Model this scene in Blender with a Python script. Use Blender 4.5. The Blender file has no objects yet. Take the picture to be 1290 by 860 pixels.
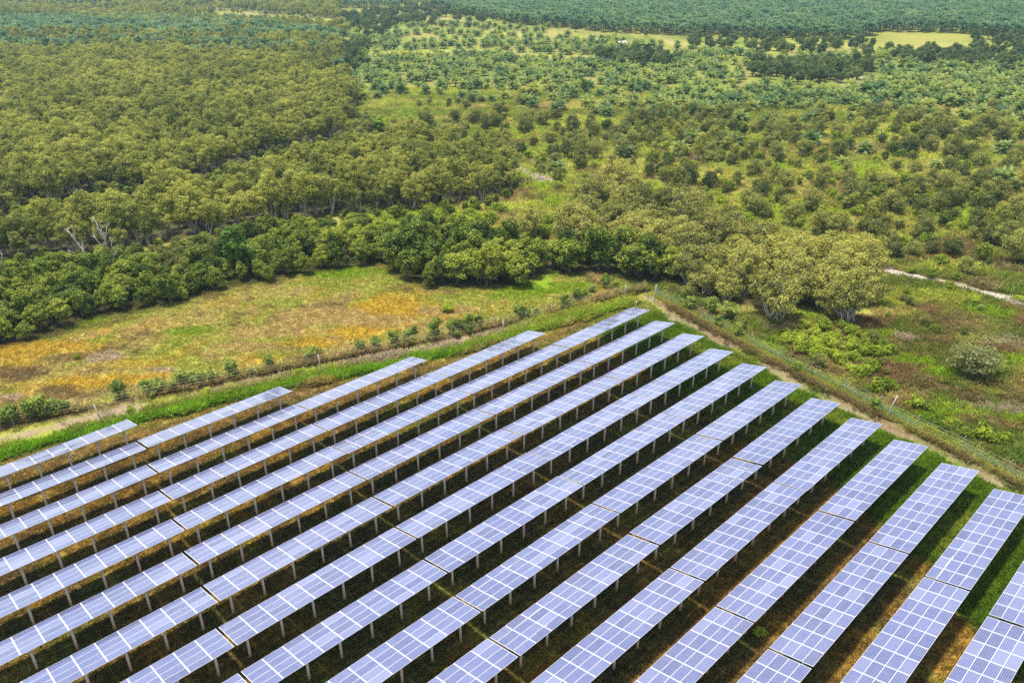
import bpy, math, random
import numpy as np
from mathutils import Matrix, Vector

ALB = .66        # real-world base colours: the palette below is written bright and scaled once here
rng = np.random.default_rng(11)
random.seed(11)
SC = bpy.context.scene
COL = SC.collection

# ------------------------------------------------------------------ camera geometry (measured from the array)
F, PITCH, ROLL, CAMH = 993.257, math.radians(26.457), math.radians(0.453), 58.148
TH = math.radians(46.223)            # azimuth of the solar rows
V0, ROWP, ZFAR, TILT = -99.502, 6.0635, 2.80, math.radians(11.995)
CP, W_TAB, TABP = 1.98, 4.03, 20.05
UD = np.array([math.sin(TH), math.cos(TH)])
VD = np.array([math.cos(TH), -math.sin(TH)])

def at(px, py, z=0.0):
    a, b = (px - 645) / F, -(py - 430) / F
    cr, sr = math.cos(ROLL), math.sin(ROLL)
    xx, yy = a * cr + b * sr, -a * sr + b * cr
    cp, sp = math.cos(PITCH), math.sin(PITCH)
    d = (xx, cp + yy * sp, -sp + yy * cp)
    t = (z - CAMH) / d[2]
    return (d[0] * t, d[1] * t)

def proj(X, Y, Z=0.0):
    X = np.asarray(X, float); Y = np.asarray(Y, float)
    Z = Z - CAMH
    cp, sp = math.cos(PITCH), math.sin(PITCH)
    d = Y * cp - Z * sp; yy = Y * sp + Z * cp
    cr, sr = math.cos(ROLL), math.sin(ROLL)
    x2, y2 = X * cr - yy * sr, X * sr + yy * cr
    d = np.where(d < 1, 1, d)
    return 645 + F * x2 / d, 430 - F * y2 / d

def uv2xy(u, v): return u * UD + v * VD

# ------------------------------------------------------------------ numpy noise
def _hash(ix, iy, s):
    h = (ix.astype(np.int64) * 374761393 + iy.astype(np.int64) * 668265263 + s * 1274126177) & 0xffffffff
    h = ((h ^ (h >> 13)) * 1274126177) & 0xffffffff
    return ((h ^ (h >> 16)) & 0xffffff) / float(0xffffff)

def vnoise(x, y, s=0):
    ix, iy = np.floor(x), np.floor(y)
    fx, fy = x - ix, y - iy
    fx, fy = fx * fx * (3 - 2 * fx), fy * fy * (3 - 2 * fy)
    a, b = _hash(ix, iy, s), _hash(ix + 1, iy, s)
    c, d = _hash(ix, iy + 1, s), _hash(ix + 1, iy + 1, s)
    return (a + (b - a) * fx) * (1 - fy) + (c + (d - c) * fx) * fy

def fbm(x, y, scale, s=0, o=4):
    r, a, t = 0, 1.0, 0
    for i in range(o):
        r = r + a * vnoise(x / scale * 2 ** i + 17.3 * i, y / scale * 2 ** i - 9.1 * i, s + i)
        t += a; a *= 0.55
    return r / t

def sstep(a, b, x):
    t = np.clip((x - a) / (b - a), 0, 1)
    return t * t * (3 - 2 * t)

def poly_dist(x, y, pts, closed=False):
    best = np.full(x.shape, 1e9)
    n = len(pts)
    for i in range(n if closed else n - 1):
        ax, ay = pts[i]; bx, by = pts[(i + 1) % n]
        dx, dy = bx - ax, by - ay
        t = np.clip(((x - ax) * dx + (y - ay) * dy) / (dx * dx + dy * dy + 1e-9), 0, 1)
        best = np.minimum(best, np.hypot(x - ax - t * dx, y - ay - t * dy))
    return best

def inside(x, y, pts):
    r = np.zeros(np.shape(x), bool)
    n = len(pts)
    for i in range(n):
        ax, ay = pts[i]; bx, by = pts[(i + 1) % n]
        c = (ay > y) != (by > y)
        with np.errstate(divide='ignore', invalid='ignore'):
            xi = ax + (y - ay) * (bx - ax) / (by - ay)
        r ^= c & (x < xi)
    return r

def sdf(x, y, pts):                       # positive inside
    d = poly_dist(x, y, pts, True)
    return np.where(inside(x, y, pts), d, -d)

def P(*pp): return [at(a, b) for a, b in pp]

# ------------------------------------------------------------------ places on the ground
LFENCE = P((-160, 575), (0, 541), (75, 526), (150, 508), (230, 493), (300, 479), (400, 459), (460, 447), (520, 436), (600, 420), (680, 401), (740, 384), (790, 371), (818, 367))
RFENCE = P((826, 372), (880, 398), (925, 424), (1000, 461), (1055, 488), (1117, 522), (1160, 545), (1203, 563), (1253, 590), (1300, 614), (1420, 680))
RIDGE = P((828, 381), (880, 408), (930, 437), (985, 466), (1040, 494), (1110, 529), (1180, 563), (1250, 598), (1300, 624), (1420, 690))
LTRACK = P((-160, 590), (0, 554), (75, 537), (150, 518), (230, 501), (300, 486), (400, 465), (460, 454), (520, 442), (600, 426), (680, 407), (740, 390), (790, 377), (815, 374), (833, 388))
RTRACK = P((815, 374), (850, 402), (895, 424), (940, 449), (985, 474), (1030, 497), (1090, 526), (1150, 556), (1210, 586), (1270, 617), (1400, 690))
LUSH = P((-160, 608), (0, 571), (60, 556), (130, 538), (200, 519), (300, 496), (400, 474), (470, 462), (560, 443), (650, 419), (740, 393), (785, 380))
MEADOW = P((-200, 610), (0, 545), (230, 495), (460, 449), (680, 403), (790, 372), (770, 362), (700, 345), (690, 365), (560, 368), (490, 340), (380, 352), (200, 392), (0, 448), (-200, 500))
GRAVEL = P((1085, 333), (1130, 344), (1180, 352), (1230, 366), (1300, 384))
GRAVEL2 = P((640, 205), (662, 219), (690, 229))
FARROAD = P((1078, 108), (1086, 100), (1096, 92), (1090, 84))
FARSTRIPS = [P((-20, 7), (60, 5), (130, 9)), P((160, 24), (300, 20), (420, 27)), P((300, 55), (380, 50), (430, 54)), P((450, 40), (560, 38), (700, 46), (860, 56), (960, 62)), P((470, 68), (600, 66), (720, 74), (800, 77)), P((980, 52), (1100, 62), (1250, 58))]
YELLOW1 = P((1105, 44), (1220, 42), (1215, 62), (1100, 64))
SITE = [tuple(uv2xy(u, v)) for u, v in ((-40, -112), (12, -108.5), (60, -95), (112, -81), (112, -72), (98, -12), (90, 30), (-40, 30))]

SCRUBLAND = P((822, 366), (1000, 461), (1117, 522), (1330, 630), (1330, 300), (1100, 300), (1100, 400), (900, 392), (850, 360))
# blobs: px, py, half-width px, half-height px, colour key, strength
BLOBS = [
 (500, 386, 66, 17, 'orange', 1.2), (455, 418, 50, 12, 'orange', 1.0), (395, 432, 50, 8, 'orange', .95), (330, 452, 30, 6, 'orange', .7),
 (60, 437, 60, 8, 'orange', .85), (120, 432, 40, 8, 'orange', .7), (20, 448, 40, 9, 'orange', .8), (165, 458, 40, 6, 'orange', .6),
 (100, 484, 50, 9, 'orange', .9), (160, 478, 50, 7, 'orange', .9), (30, 462, 30, 8, 'orange', .6), (200, 472, 25, 6, 'orange', .7), (560, 398, 30, 7, 'orange', .6),
 (130, 451, 26, 7, 'bare', .8), (30, 470, 34, 10, 'brown', .9), (75, 491, 30, 6, 'brown', .8), (15, 500, 24, 6, 'bare', .9), (148, 437, 22, 4, 'brown', .7), (210, 466, 22, 4, 'bare', .7),
 (400, 398, 70, 12, 'tan', .9), (330, 418, 60, 9, 'tan', .8), (300, 436, 55, 8, 'tan', .8), (470, 405, 60, 9, 'tan', .8), (560, 392, 40, 8, 'tan', .9), (340, 440, 40, 6, 'tan', .7), (210, 430, 60, 7, 'straw', .7), (255, 405, 60, 9, 'straw', .7),
 (240, 417, 30, 7, 'lush', .75), (222, 430, 24, 6, 'lush', .5), (128, 427, 20, 6, 'lime', .9), (90, 458, 16, 4, 'lime', .8), (10, 494, 12, 4, 'lime', .9), (200, 446, 20, 5, 'lime', .6), (350, 445, 40, 5, 'lime', .5), (350, 428, 30, 5, 'lime', .6),
 (440, 343, 60, 9, 'lush', .9), (400, 357, 40, 6, 'lime', .7), (480, 352, 40, 8, 'lime', .6), (590, 376, 80, 9, 'lime', .8), (640, 372, 60, 8, 'lush', .6), (700, 362, 50, 10, 'lush', .9), (690, 385, 60, 9, 'lime', .8), (755, 348, 14, 6, 'tan', .8),
 # right of the fence
 (1130, 375, 50, 12, 'lime', .9), (1180, 372, 60, 8, 'lime', .8), (1120, 395, 40, 8, 'straw', .8), (1110, 420, 30, 6, 'lush', .8), (1170, 405, 40, 8, 'brown', .7), (1250, 395, 40, 8, 'lush', .8), (1140, 425, 14, 5, 'bare', .9),
 (1265, 432, 40, 8, 'bare', .5), (1230, 440, 60, 8, 'brown', .7), (1150, 455, 50, 9, 'lush', .9), (1180, 470, 30, 9, 'lush', .9), (1190, 440, 60, 6, 'dkgreen', .7), (1270, 455, 30, 7, 'lush', .7), (1245, 515, 46, 6, 'bare', .6), (1225, 500, 30, 7, 'brown', .7), (1150, 530, 60, 12, 'dkgreen', .8), (1230, 545, 60, 14, 'dkgreen', .8), (1280, 575, 40, 12, 'dkgreen', .7), (1200, 520, 50, 8, 'lush', .8), (1290, 530, 30, 8, 'lush', .7), (1080, 510, 40, 7, 'tan', .6), (1050, 480, 40, 8, 'lime', .6), (960, 440, 40, 10, 'lush', .8), (860, 380, 50, 12, 'dkgreen', .8), (985, 412, 26, 5, 'bare', .5), (1130, 500, 30, 8, 'straw', .5),
 (1200, 340, 60, 8, 'lime', .7), (1260, 330, 50, 6, 'brown', .6), (1200, 318, 50, 6, 'brown', .6), (1180, 345, 60, 5, 'dkgreen', .5), (1130, 310, 40, 8, 'lime', .6),
 (640, 285, 40, 12, 'straw', .7), (620, 262, 50, 8, 'lime', .7), (690, 215, 40, 10, 'lime', .7), (660, 310, 30, 8, 'lime', .6), (265, 325, 40, 9, 'tan', .5),
 (1230, 190, 60, 3, 'brown', .6), (1060, 190, 80, 4, 'brown', .5), (1130, 205, 60, 4, 'lime', .6), (960, 200, 80, 5, 'lime', .5), (750, 155, 120, 8, 'lime', .6), (560, 115, 120, 5, 'lime', .7), (1100, 262, 60, 5, 'brown', .5), (940, 165, 80, 5, 'lime', .7)]

CLR = dict(  # albedos
 straw=(.31, .265, .07), tan=(.33, .235, .085), orange=(.37, .25, .03), lime=(.235, .255, .034), lush=(.145, .225, .008), dkgreen=(.075, .115, .014),
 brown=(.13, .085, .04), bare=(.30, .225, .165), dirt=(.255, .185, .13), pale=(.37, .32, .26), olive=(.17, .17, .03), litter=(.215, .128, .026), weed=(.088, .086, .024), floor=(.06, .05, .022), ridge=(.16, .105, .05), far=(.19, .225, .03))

def mixc(c, key, m):
    k = np.array(CLR[key] if isinstance(key, str) else key) * ALB
    m = np.clip(m, 0, 1)[:, None]
    return c * (1 - m) + k * m

def ground_col(x, y, jit=0.0):
    n1, n2, n3 = fbm(x, y, 14, 1), fbm(x, y, 5, 7), fbm(x, y, 40, 13)
    nf = fbm(x, y, 1.7, 21, 3)
    w = (n2 - .5) * 5.0 + (nf - .5) * 2.0      # edge wobble in metres
    c = np.tile(ALB * np.array(CLR['olive']), (len(x), 1))
    # open land beyond the fence
    c = mixc(c, 'lime', sstep(.44, .58, n1) * .8)
    c = mixc(c, 'lush', sstep(.52, .64, fbm(x, y, 9, 31)) * .7)
    c = mixc(c, 'straw', sstep(.52, .66, fbm(x, y, 11, 41)) * .7)
    c = mixc(c, 'brown', sstep(.58, .68, fbm(x, y, 8, 51)) * .8)
    sl_ = inside(x, y, SCRUBLAND).astype(float) * .8
    c = mixc(c, 'dkgreen', sl_ * sstep(.30, .55, fbm(x, y, 10, 35)))
    c = mixc(c, 'ridge', sl_ * sstep(.52, .64, fbm(x, y * 1.8, 7, 37)) * .85)
    c = mixc(c, (.17, .085, .045), sl_ * sstep(.55, .66, fbm(x, y * 1.6, 9, 39)) * .75)
    far = sstep(200, 330, y)
    c = mixc(c, 'far', far * .6 * sstep(.25, .55, n3 * .6 + n1 * .4))
    c = mixc(c, 'dkgreen', far * sstep(.48, .60, fbm(x, y * 1.6, 30, 63)) * .55)
    c = mixc(c, 'tan', far * sstep(.56, .66, fbm(x, y * 2.2, 22, 61)) * .5)
    # meadow
    sm = sdf(x, y, MEADOW) + w * .5
    mm = sstep(-1.2, 1.2, sm)
    mc = np.tile(ALB * np.array(CLR['straw']), (len(x), 1))
    mc = mixc(mc, 'tan', sstep(.46, .6, n2) * .7)
    mc = mixc(mc, 'lime', sstep(.52, .62, fbm(x, y, 7, 71)) * .75)
    mc = mixc(mc, 'orange', sstep(.60, .68, fbm(x, y, 6, 81)) * .4)
    mc = mixc(mc, 'brown', sstep(.60, .68, fbm(x, y, 4, 91)) * .6)
    c = c * (1 - mm[:, None]) + mc * mm[:, None]
    for (px, py, rx, ry, key, st) in BLOBS:
        cx, cy = at(px, py)
        ex, ey = at(px + rx, py); fx, fy = at(px, py + ry)
        ax = math.hypot(ex - cx, ey - cy); ay = math.hypot(fx - cx, fy - cy)
        d = np.hypot((x - cx) / ax, (y - cy) / ay) + (n2 - .5) * .9 + (nf - .5) * .9
        c = mixc(c, key, (1 - sstep(.65, 1.1, d)) * min(1, st))
    # the solar site
    s = sdf(x, y, SITE)
    ms = sstep(-1, 1, s)
    u = x * UD[0] + y * UD[1]; v = x * VD[0] + y * VD[1]
    sc = np.tile(ALB * np.array(CLR['litter']), (len(x), 1))
    sc = mixc(sc, (.30, .185, .035), sstep(.47, .60, nf) * .7)
    sc = mixc(sc, (.08, .055, .02), sstep(.53, .40, nf) * .5)
    sc = mixc(sc, 'brown', sstep(.52, .66, n2) * .5)
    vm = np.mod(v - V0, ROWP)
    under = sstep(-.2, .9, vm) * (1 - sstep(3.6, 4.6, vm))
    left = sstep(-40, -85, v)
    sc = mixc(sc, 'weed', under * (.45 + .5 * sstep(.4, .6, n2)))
    sc = mixc(sc, 'lime', sstep(.64, .72, fbm(x, y, 6, 101)) * .35)
    edge = np.interp(v, [-100, -84, -73.7, -68, -58, -50, -36, -30, -22, -16, -10, 0], [99, 98, 92, 89.5, 86, 84.5, 82.5, 82, 78, 76, 69, 64])
    gm = sstep(-1.2, 1.2, u - edge + (n1 - .5) * 4 + w * .3)
    sc = mixc(sc, (.085, .155, .007), gm * .97)
    sc = mixc(sc, 'lime', gm * sstep(.54, .66, n2) * .5)
    dl = poly_dist(x, y, LUSH)
    sc = mixc(sc, 'tan', (1 - sstep(5.0, 9.0, dl + w)) * left * .35)
    sc = mixc(sc, 'lime', (1 - sstep(2.0, 4.0, dl + w)) * .5)
    sc = mixc(sc, (.10, .21, .006), (1 - sstep(1.3, 2.4, dl + w * .3)))
    c = c * (1 - ms[:, None]) + sc * ms[:, None]
    # tracks and ridges
    dt = poly_dist(x, y, LTRACK)
    c = mixc(c, 'lime', (1 - sstep(1.2, 3.0, dt + w * .4)) * .75)
    c = mixc(c, 'dirt', (1 - sstep(.3, 1.5, dt + w * .55 + (n1 - .42) * 4.0)) * .9)
    dt = poly_dist(x, y, RTRACK)
    c = mixc(c, 'dirt', (1 - sstep(.2, 1.3, dt + w * .5 + (n1 - .42) * 3.2)) * .8)
    dr = poly_dist(x, y, RIDGE)
    c = mixc(c, 'ridge', (1 - sstep(.5, 1.5, dr + w * .4)) * .85)
    df = poly_dist(x, y, LFENCE)
    c = mixc(c, 'ridge', (1 - sstep(.35, .9, df + w * .15)) * .8)
    df = poly_dist(x, y, RFENCE)
    c = mixc(c, 'lime', (1 - sstep(.8, 2.2, df + w * .2)) * .6)
    for line, hw in ((GRAVEL, .9), (GRAVEL2, 1.2)):
        c = mixc(c, 'pale', 1 - sstep(hw * .6, hw * 1.3, poly_dist(x, y, line) + w * .75 + (n2 - .42) * 2.0))
    c = mixc(c, 'pale', 1 - sstep(2.2, 4.0, poly_dist(x, y, FARROAD) + w * .4))
    for ln in FARSTRIPS:
        c = mixc(c, (.29, .30, .05), (1 - sstep(5, 14, poly_dist(x, y, ln) + w * 3)) * .8)
        c = mixc(c, (.36, .29, .14), (1 - sstep(1.5, 4, poly_dist(x, y, ln) + w)) * .7)
    c = mixc(c, (.26, .24, .05), sstep(-8, 10, sdf(x, y, YELLOW1) + w * 5 + (fbm(x, y, 35, 301) - .5) * 40) * .85)
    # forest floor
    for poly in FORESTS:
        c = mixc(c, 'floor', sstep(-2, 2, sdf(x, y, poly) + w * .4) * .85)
    c = c * (0.86 + .28 * nf[:, None])
    return c

def ground_z(x, y):
    z = (fbm(x, y, 9, 3) - .5) * .25 + (fbm(x, y, 2.2, 5, 2) - .5) * .10
    z = z + .55 * np.exp(-(poly_dist(x, y, RIDGE) / .9) ** 2) + .22 * np.exp(-(poly_dist(x, y, LFENCE) / .8) ** 2)
    z = z - .25 * np.exp(-(poly_dist(x, y, LUSH) / 1.6) ** 2)
    return z * sstep(700, 300, np.hypot(x, y))

# tree stands: polygons of the places where the trunks stand
FOREST_A = P((-150, 300), (0, 271), (67, 262), (131, 238), (196, 238), (250, 228), (303, 209), (357, 189), (430, 174), (452, 125), (430, 100), (300, 80), (150, 74), (0, 78), (-150, 84))
FOREST_B = P((-150, 335), (0, 309), (70, 300), (140, 285), (250, 257), (300, 246), (430, 204), (500, 194), (560, 194), (640, 208), (652, 238), (600, 257), (530, 264), (440, 270), (380, 278), (300, 288), (220, 304), (150, 320), (90, 322), (0, 334), (-150, 365))
BELT = P((-150, 380), (0, 350), (90, 340), (170, 334), (215, 345), (300, 330), (310, 302), (380, 292), (440, 292), (495, 300), (490, 332), (440, 337), (380, 347), (300, 362), (200, 388), (120, 404), (60, 424), (0, 440), (-150, 480))
CLUMP_C = P((490, 338), (505, 352), (540, 364), (600, 364), (655, 362), (692, 345), (680, 328), (640, 318), (560, 305), (500, 303))
CLUMP_D = P((692, 338), (715, 346), (745, 342), (775, 350), (800, 362), (838, 362), (848, 352), (830, 335), (745, 322), (700, 318))
GROVE = P((700, 300), (735, 283), (800, 288), (900, 300), (1000, 318), (1085, 345), (1100, 372), (1060, 392), (1010, 390), (940, 388), (880, 372), (845, 352), (780, 330), (720, 322))
GROVE2 = P((742, 280), (740, 246), (775, 240), (830, 262), (900, 276), (900, 302), (800, 290))
GAPG = P((-150, 320), (0, 275), (67, 265), (131, 240), (250, 230), (303, 211), (430, 175), (430, 205), (300, 248), (140, 287), (0, 312), (-150, 340))
DARK1 = P((940, 98), (1010, 108), (1085, 104), (1095, 88), (1010, 84), (945, 84))
DARK2 = P((1120, 82), (1200, 84), (1290, 88), (1300, 76), (1200, 72), (1120, 72))
DARK3 = P((755, 84), (830, 90), (860, 78), (800, 70), (750, 72))
FORESTS = [FOREST_A, FOREST_B, GAPG, GROVE2, CLUMP_C, CLUMP_D, GROVE, BELT]

# ------------------------------------------------------------------ mesh and material helpers
def mesh_np(name, V, Fq, mats=(), smooth=False, mi=None):
    V = np.asarray(V, np.float32); Fq = np.asarray(Fq, np.int32)
    me = bpy.data.meshes.new(name)
    k = Fq.shape[1]
    me.vertices.add(len(V)); me.vertices.foreach_set('co', V.ravel())
    me.loops.add(Fq.size); me.loops.foreach_set('vertex_index', Fq.ravel())
    me.polygons.add(len(Fq))
    me.polygons.foreach_set('loop_start', np.arange(0, Fq.size, k, dtype=np.int32))
    if mi is not None: me.polygons.foreach_set('material_index', np.asarray(mi, np.int32))
    if smooth: me.polygons.foreach_set('use_smooth', np.ones(len(Fq), bool))
    for m in mats: me.materials.append(m)
    me.update(calc_edges=True)
    return me

class Geo:                                     # collects quads / tubes / boxes
    def __init__(s): s.v, s.f, s.m = [], [], []
    def quad(s, a, b, c, d, mi=0):
        n = len(s.v); s.v += [a, b, c, d]; s.f.append((n, n + 1, n + 2, n + 3)); s.m.append(mi)
    def box(s, x0, x1, y0, y1, z0, z1, mi=0):
        n = len(s.v)
        s.v += [(x0, y0, z0), (x1, y0, z0), (x1, y1, z0), (x0, y1, z0), (x0, y0, z1), (x1, y0, z1), (x1, y1, z1), (x0, y1, z1)]
        for q in ((0, 3, 2, 1), (4, 5, 6, 7), (0, 1, 5, 4), (1, 2, 6, 5), (2, 3, 7, 6), (3, 0, 4, 7)):
            s.f.append(tuple(n + i for i in q)); s.m.append(mi)
    def tube(s, pts, rad, k=6, mi=0, cap=True):
        pts = [Vector(p) for p in pts]; n0 = len(s.v)
        for i, p in enumerate(pts):
            t = (pts[min(i + 1, len(pts) - 1)] - pts[max(i - 1, 0)]).normalized()
            a = t.cross(Vector((0.3, 0.9, .2)) if abs(t.z) > .8 else Vector((0, 0, 1))).normalized(); b = t.cross(a)
            for j in range(k):
                w = 2 * math.pi * j / k
                s.v.append(tuple(p + (a * math.cos(w) + b * math.sin(w)) * rad[i]))
        for i in range(len(pts) - 1):
            for j in range(k):
                s.f.append((n0 + i * k + j, n0 + i * k + (j + 1) % k, n0 + (i + 1) * k + (j + 1) % k, n0 + (i + 1) * k + j)); s.m.append(mi)
        if cap and k >= 6:
            e = n0 + (len(pts) - 1) * k
            for a in range(1, k - 2, 2): s.f.append((e, e + a, e + a + 1, e + min(a + 2, k - 1))); s.m.append(mi)
    def mesh(s, name, mats, smooth=False): return mesh_np(name, s.v, s.f, mats, smooth, s.m)

def new_mat(name):
    m = bpy.data.materials.new(name); m.use_nodes = True
    nt = m.node_tree; nt.nodes.clear()
    out = nt.nodes.new('ShaderNodeOutputMaterial')
    return m, nt, out
def N(nt, typ, **kw):
    n = nt.nodes.new(typ)
    for k, v in kw.items():
        if k.startswith('i_'):
            key = k[2:]; n.inputs[int(key) if key.isdigit() else key.replace('_', ' ')].default_value = v
        else: setattr(n, k, v)
    return n
def L(nt, a, b): nt.links.new(a, b)
def math_n(nt, op, a, b=None, c=None, clamp=False):
    n = nt.nodes.new('ShaderNodeMath'); n.operation = op; n.use_clamp = clamp
    for i, x in enumerate((a, b, c)):
        if x is None: continue
        if isinstance(x, (int, float)): n.inputs[i].default_value = x
        else: nt.links.new(x, n.inputs[i])
    return n.outputs[0]
def mix_c(nt, fac, a, b, typ='MIX'):
    n = nt.nodes.new('ShaderNodeMix'); n.data_type = 'RGBA'; n.blend_type = typ; n.clamp_factor = True
    for sock, x in ((n.inputs[0], fac), (n.inputs[6], a), (n.inputs[7], b)):
        if isinstance(x, (int, float)): sock.default_value = x
        elif isinstance(x, tuple): sock.default_value = (*x[:3], 1)
        else: nt.links.new(x, sock)
    return n.outputs[2]
def ramp(nt, fac, stops):
    n = nt.nodes.new('ShaderNodeValToRGB')
    e = n.color_ramp.elements
    while len(e) < len(stops): e.new(.5)
    for el, (p, c) in zip(e, stops): el.position = p; el.color = (*c, 1)
    nt.links.new(fac, n.inputs[0]); return n.outputs[0]

def leaf_mat(name, cols, trans=.35, tree_var=.55, rough=.65, spec=.10):
    """cols: dark, mid, light leaf colours; varies per tree, per spray and per leaf"""
    cols = [tuple(ALB * x for x in c_) for c_ in cols]
    m, nt, out = new_mat(name)
    oi = N(nt, 'ShaderNodeObjectInfo'); ge = N(nt, 'ShaderNodeNewGeometry'); tc = N(nt, 'ShaderNodeTexCoord')
    no = N(nt, 'ShaderNodeTexNoise', i_Scale=.55, i_Detail=2.0); L(nt, ge.outputs['Position'], no.inputs['Vector'])
    a = math_n(nt, 'MULTIPLY', oi.outputs['Random'], tree_var)
    b = math_n(nt, 'MULTIPLY_ADD', math_n(nt, 'POWER', ge.outputs['Random Per Island'], 1.4), .85, a)
    c = math_n(nt, 'MULTIPLY_ADD', math_n(nt, 'SUBTRACT', no.outputs['Fac'], .5), 1.1, b)
    nl = N(nt, 'ShaderNodeTexNoise', i_Scale=.035, i_Detail=3.0); L(nt, ge.outputs['Position'], nl.inputs['Vector'])
    c = math_n(nt, 'MULTIPLY_ADD', math_n(nt, 'SUBTRACT', nl.outputs['Fac'], .5), 1.3, c)
    f = math_n(nt, 'ADD', c, .5 - .5 * tree_var - .36, clamp=True)
    col = ramp(nt, f, [(.12, cols[0]), (.5, cols[1]), (.9, cols[2])])
    pr = N(nt, 'ShaderNodeBsdfPrincipled', i_Roughness=rough)
    pr.inputs['Specular IOR Level'].default_value = spec
    L(nt, col, pr.inputs['Base Color'])
    tr = N(nt, 'ShaderNodeBsdfTranslucent'); L(nt, mix_c(nt, 1.0, col, (1.15, 1.1, .55), 'MULTIPLY'), tr.inputs['Color'])
    mx = N(nt, 'ShaderNodeMixShader', i_0=trans)
    L(nt, pr.outputs[0], mx.inputs[1]); L(nt, tr.outputs[0], mx.inputs[2]); L(nt, mx.outputs[0], out.inputs[0])
    return m

def bark_mat(name, c0, c1, scale=6):
    c0, c1 = tuple(ALB * x for x in c0), tuple(ALB * x for x in c1)
    m, nt, out = new_mat(name)
    tc = N(nt, 'ShaderNodeTexCoord'); mp = N(nt, 'ShaderNodeMapping'); mp.inputs['Scale'].default_value = (1, 1, .25)
    L(nt, tc.outputs['Object'], mp.inputs[0])
    no = N(nt, 'ShaderNodeTexNoise', i_Scale=scale, i_Detail=4.0); L(nt, mp.outputs[0], no.inputs['Vector'])
    pr = N(nt, 'ShaderNodeBsdfPrincipled', i_Roughness=.9)
    L(nt, ramp(nt, no.outputs['Fac'], [(.3, c0), (.7, c1)]), pr.inputs['Base Color'])
    bu = N(nt, 'ShaderNodeBump', i_Strength=.5, i_Distance=.03); L(nt, no.outputs['Fac'], bu.inputs['Height']); L(nt, bu.outputs[0], pr.inputs['Normal'])
    L(nt, pr.outputs[0], out.inputs[0]); return m

M_PAPER = leaf_mat('paperbark_leaves', ((.11, .14, .027), (.295, .325, .055), (.52, .51, .10)), .42)
M_GROVE = leaf_mat('grove_leaves', ((.115, .13, .030), (.305, .315, .070), (.54, .51, .115)), .42)
M_SCRUB = leaf_mat('scrub_leaves', ((.075, .098, .027), (.19, .215, .050), (.37, .37, .085)), .40, .8)
M_BROAD = leaf_mat('broad_leaves', ((.048, .090, .015), (.165, .235, .026), (.39, .43, .050)), .42, .7)
M_LIME = leaf_mat('lime_leaves', ((.10, .165, .012), (.25, .34, .022), (.48, .55, .05)), .42, .5)
M_FENCE = leaf_mat('fence_shrub_leaves', ((.085, .14, .020), (.20, .30, .045), (.42, .48, .10)), .42, .4)
M_DARKB = leaf_mat('dark_leaves', ((.035, .065, .022), (.085, .13, .04), (.19, .24, .06)), .35)
M_PALM = leaf_mat('palm_fronds', ((.030, .085, .042), (.075, .165, .078), (.19, .29, .10)), .35, .5, .6, .15)
M_YPALM = leaf_mat('young_palm_fronds', ((.055, .125, .048), (.15, .24, .062), (.36, .40, .075)), .38, .8, .6, .15)
M_GREY = leaf_mat('grey_leaves', ((.19, .21, .075), (.38, .39, .135), (.55, .53, .21)), .40, .2)
M_GTREE = leaf_mat('tall_green_leaves', ((.06, .15, .018), (.14, .27, .034), (.30, .44, .06)), .42, .2)
M_BARK = bark_mat('pale_papery_bark', (.26, .22, .16), (.62, .56, .46))
M_BARKD = bark_mat('brown_bark', (.07, .055, .04), (.20, .16, .12))
M_DEAD = bark_mat('bleached_wood', (.34, .30, .26), (.62, .57, .51))

# ------------------------------------------------------------------ foliage meshes
def unit(n, r, zmin=-1.0):
    z = r.uniform(zmin, 1, n); a = r.uniform(0, 2 * math.pi, n); q = np.sqrt(np.clip(1 - z * z, 0, 1))
    return np.stack([q * np.cos(a), q * np.sin(a), z], 1)

def leaves(P_, Nrm, r, ln, wd, jit=.7):
    n = len(P_)
    nn = Nrm + unit(n, r) * jit; nn /= np.linalg.norm(nn, axis=1)[:, None] + 1e-9
    t = np.cross(nn, unit(n, r)); t /= np.linalg.norm(t, axis=1)[:, None] + 1e-9
    b = np.cross(nn, t)
    l = (ln * r.uniform(.6, 1.3, n))[:, None] * .5; w = (wd * r.uniform(.6, 1.3, n))[:, None] * .5
    V = np.stack([P_ - t * l, P_ - b * w + t * l * .15, P_ + t * l, P_ + b * w + t * l * .15], 1).reshape(-1, 3)
    return V, np.arange(n * 4).reshape(-1, 4)

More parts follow.
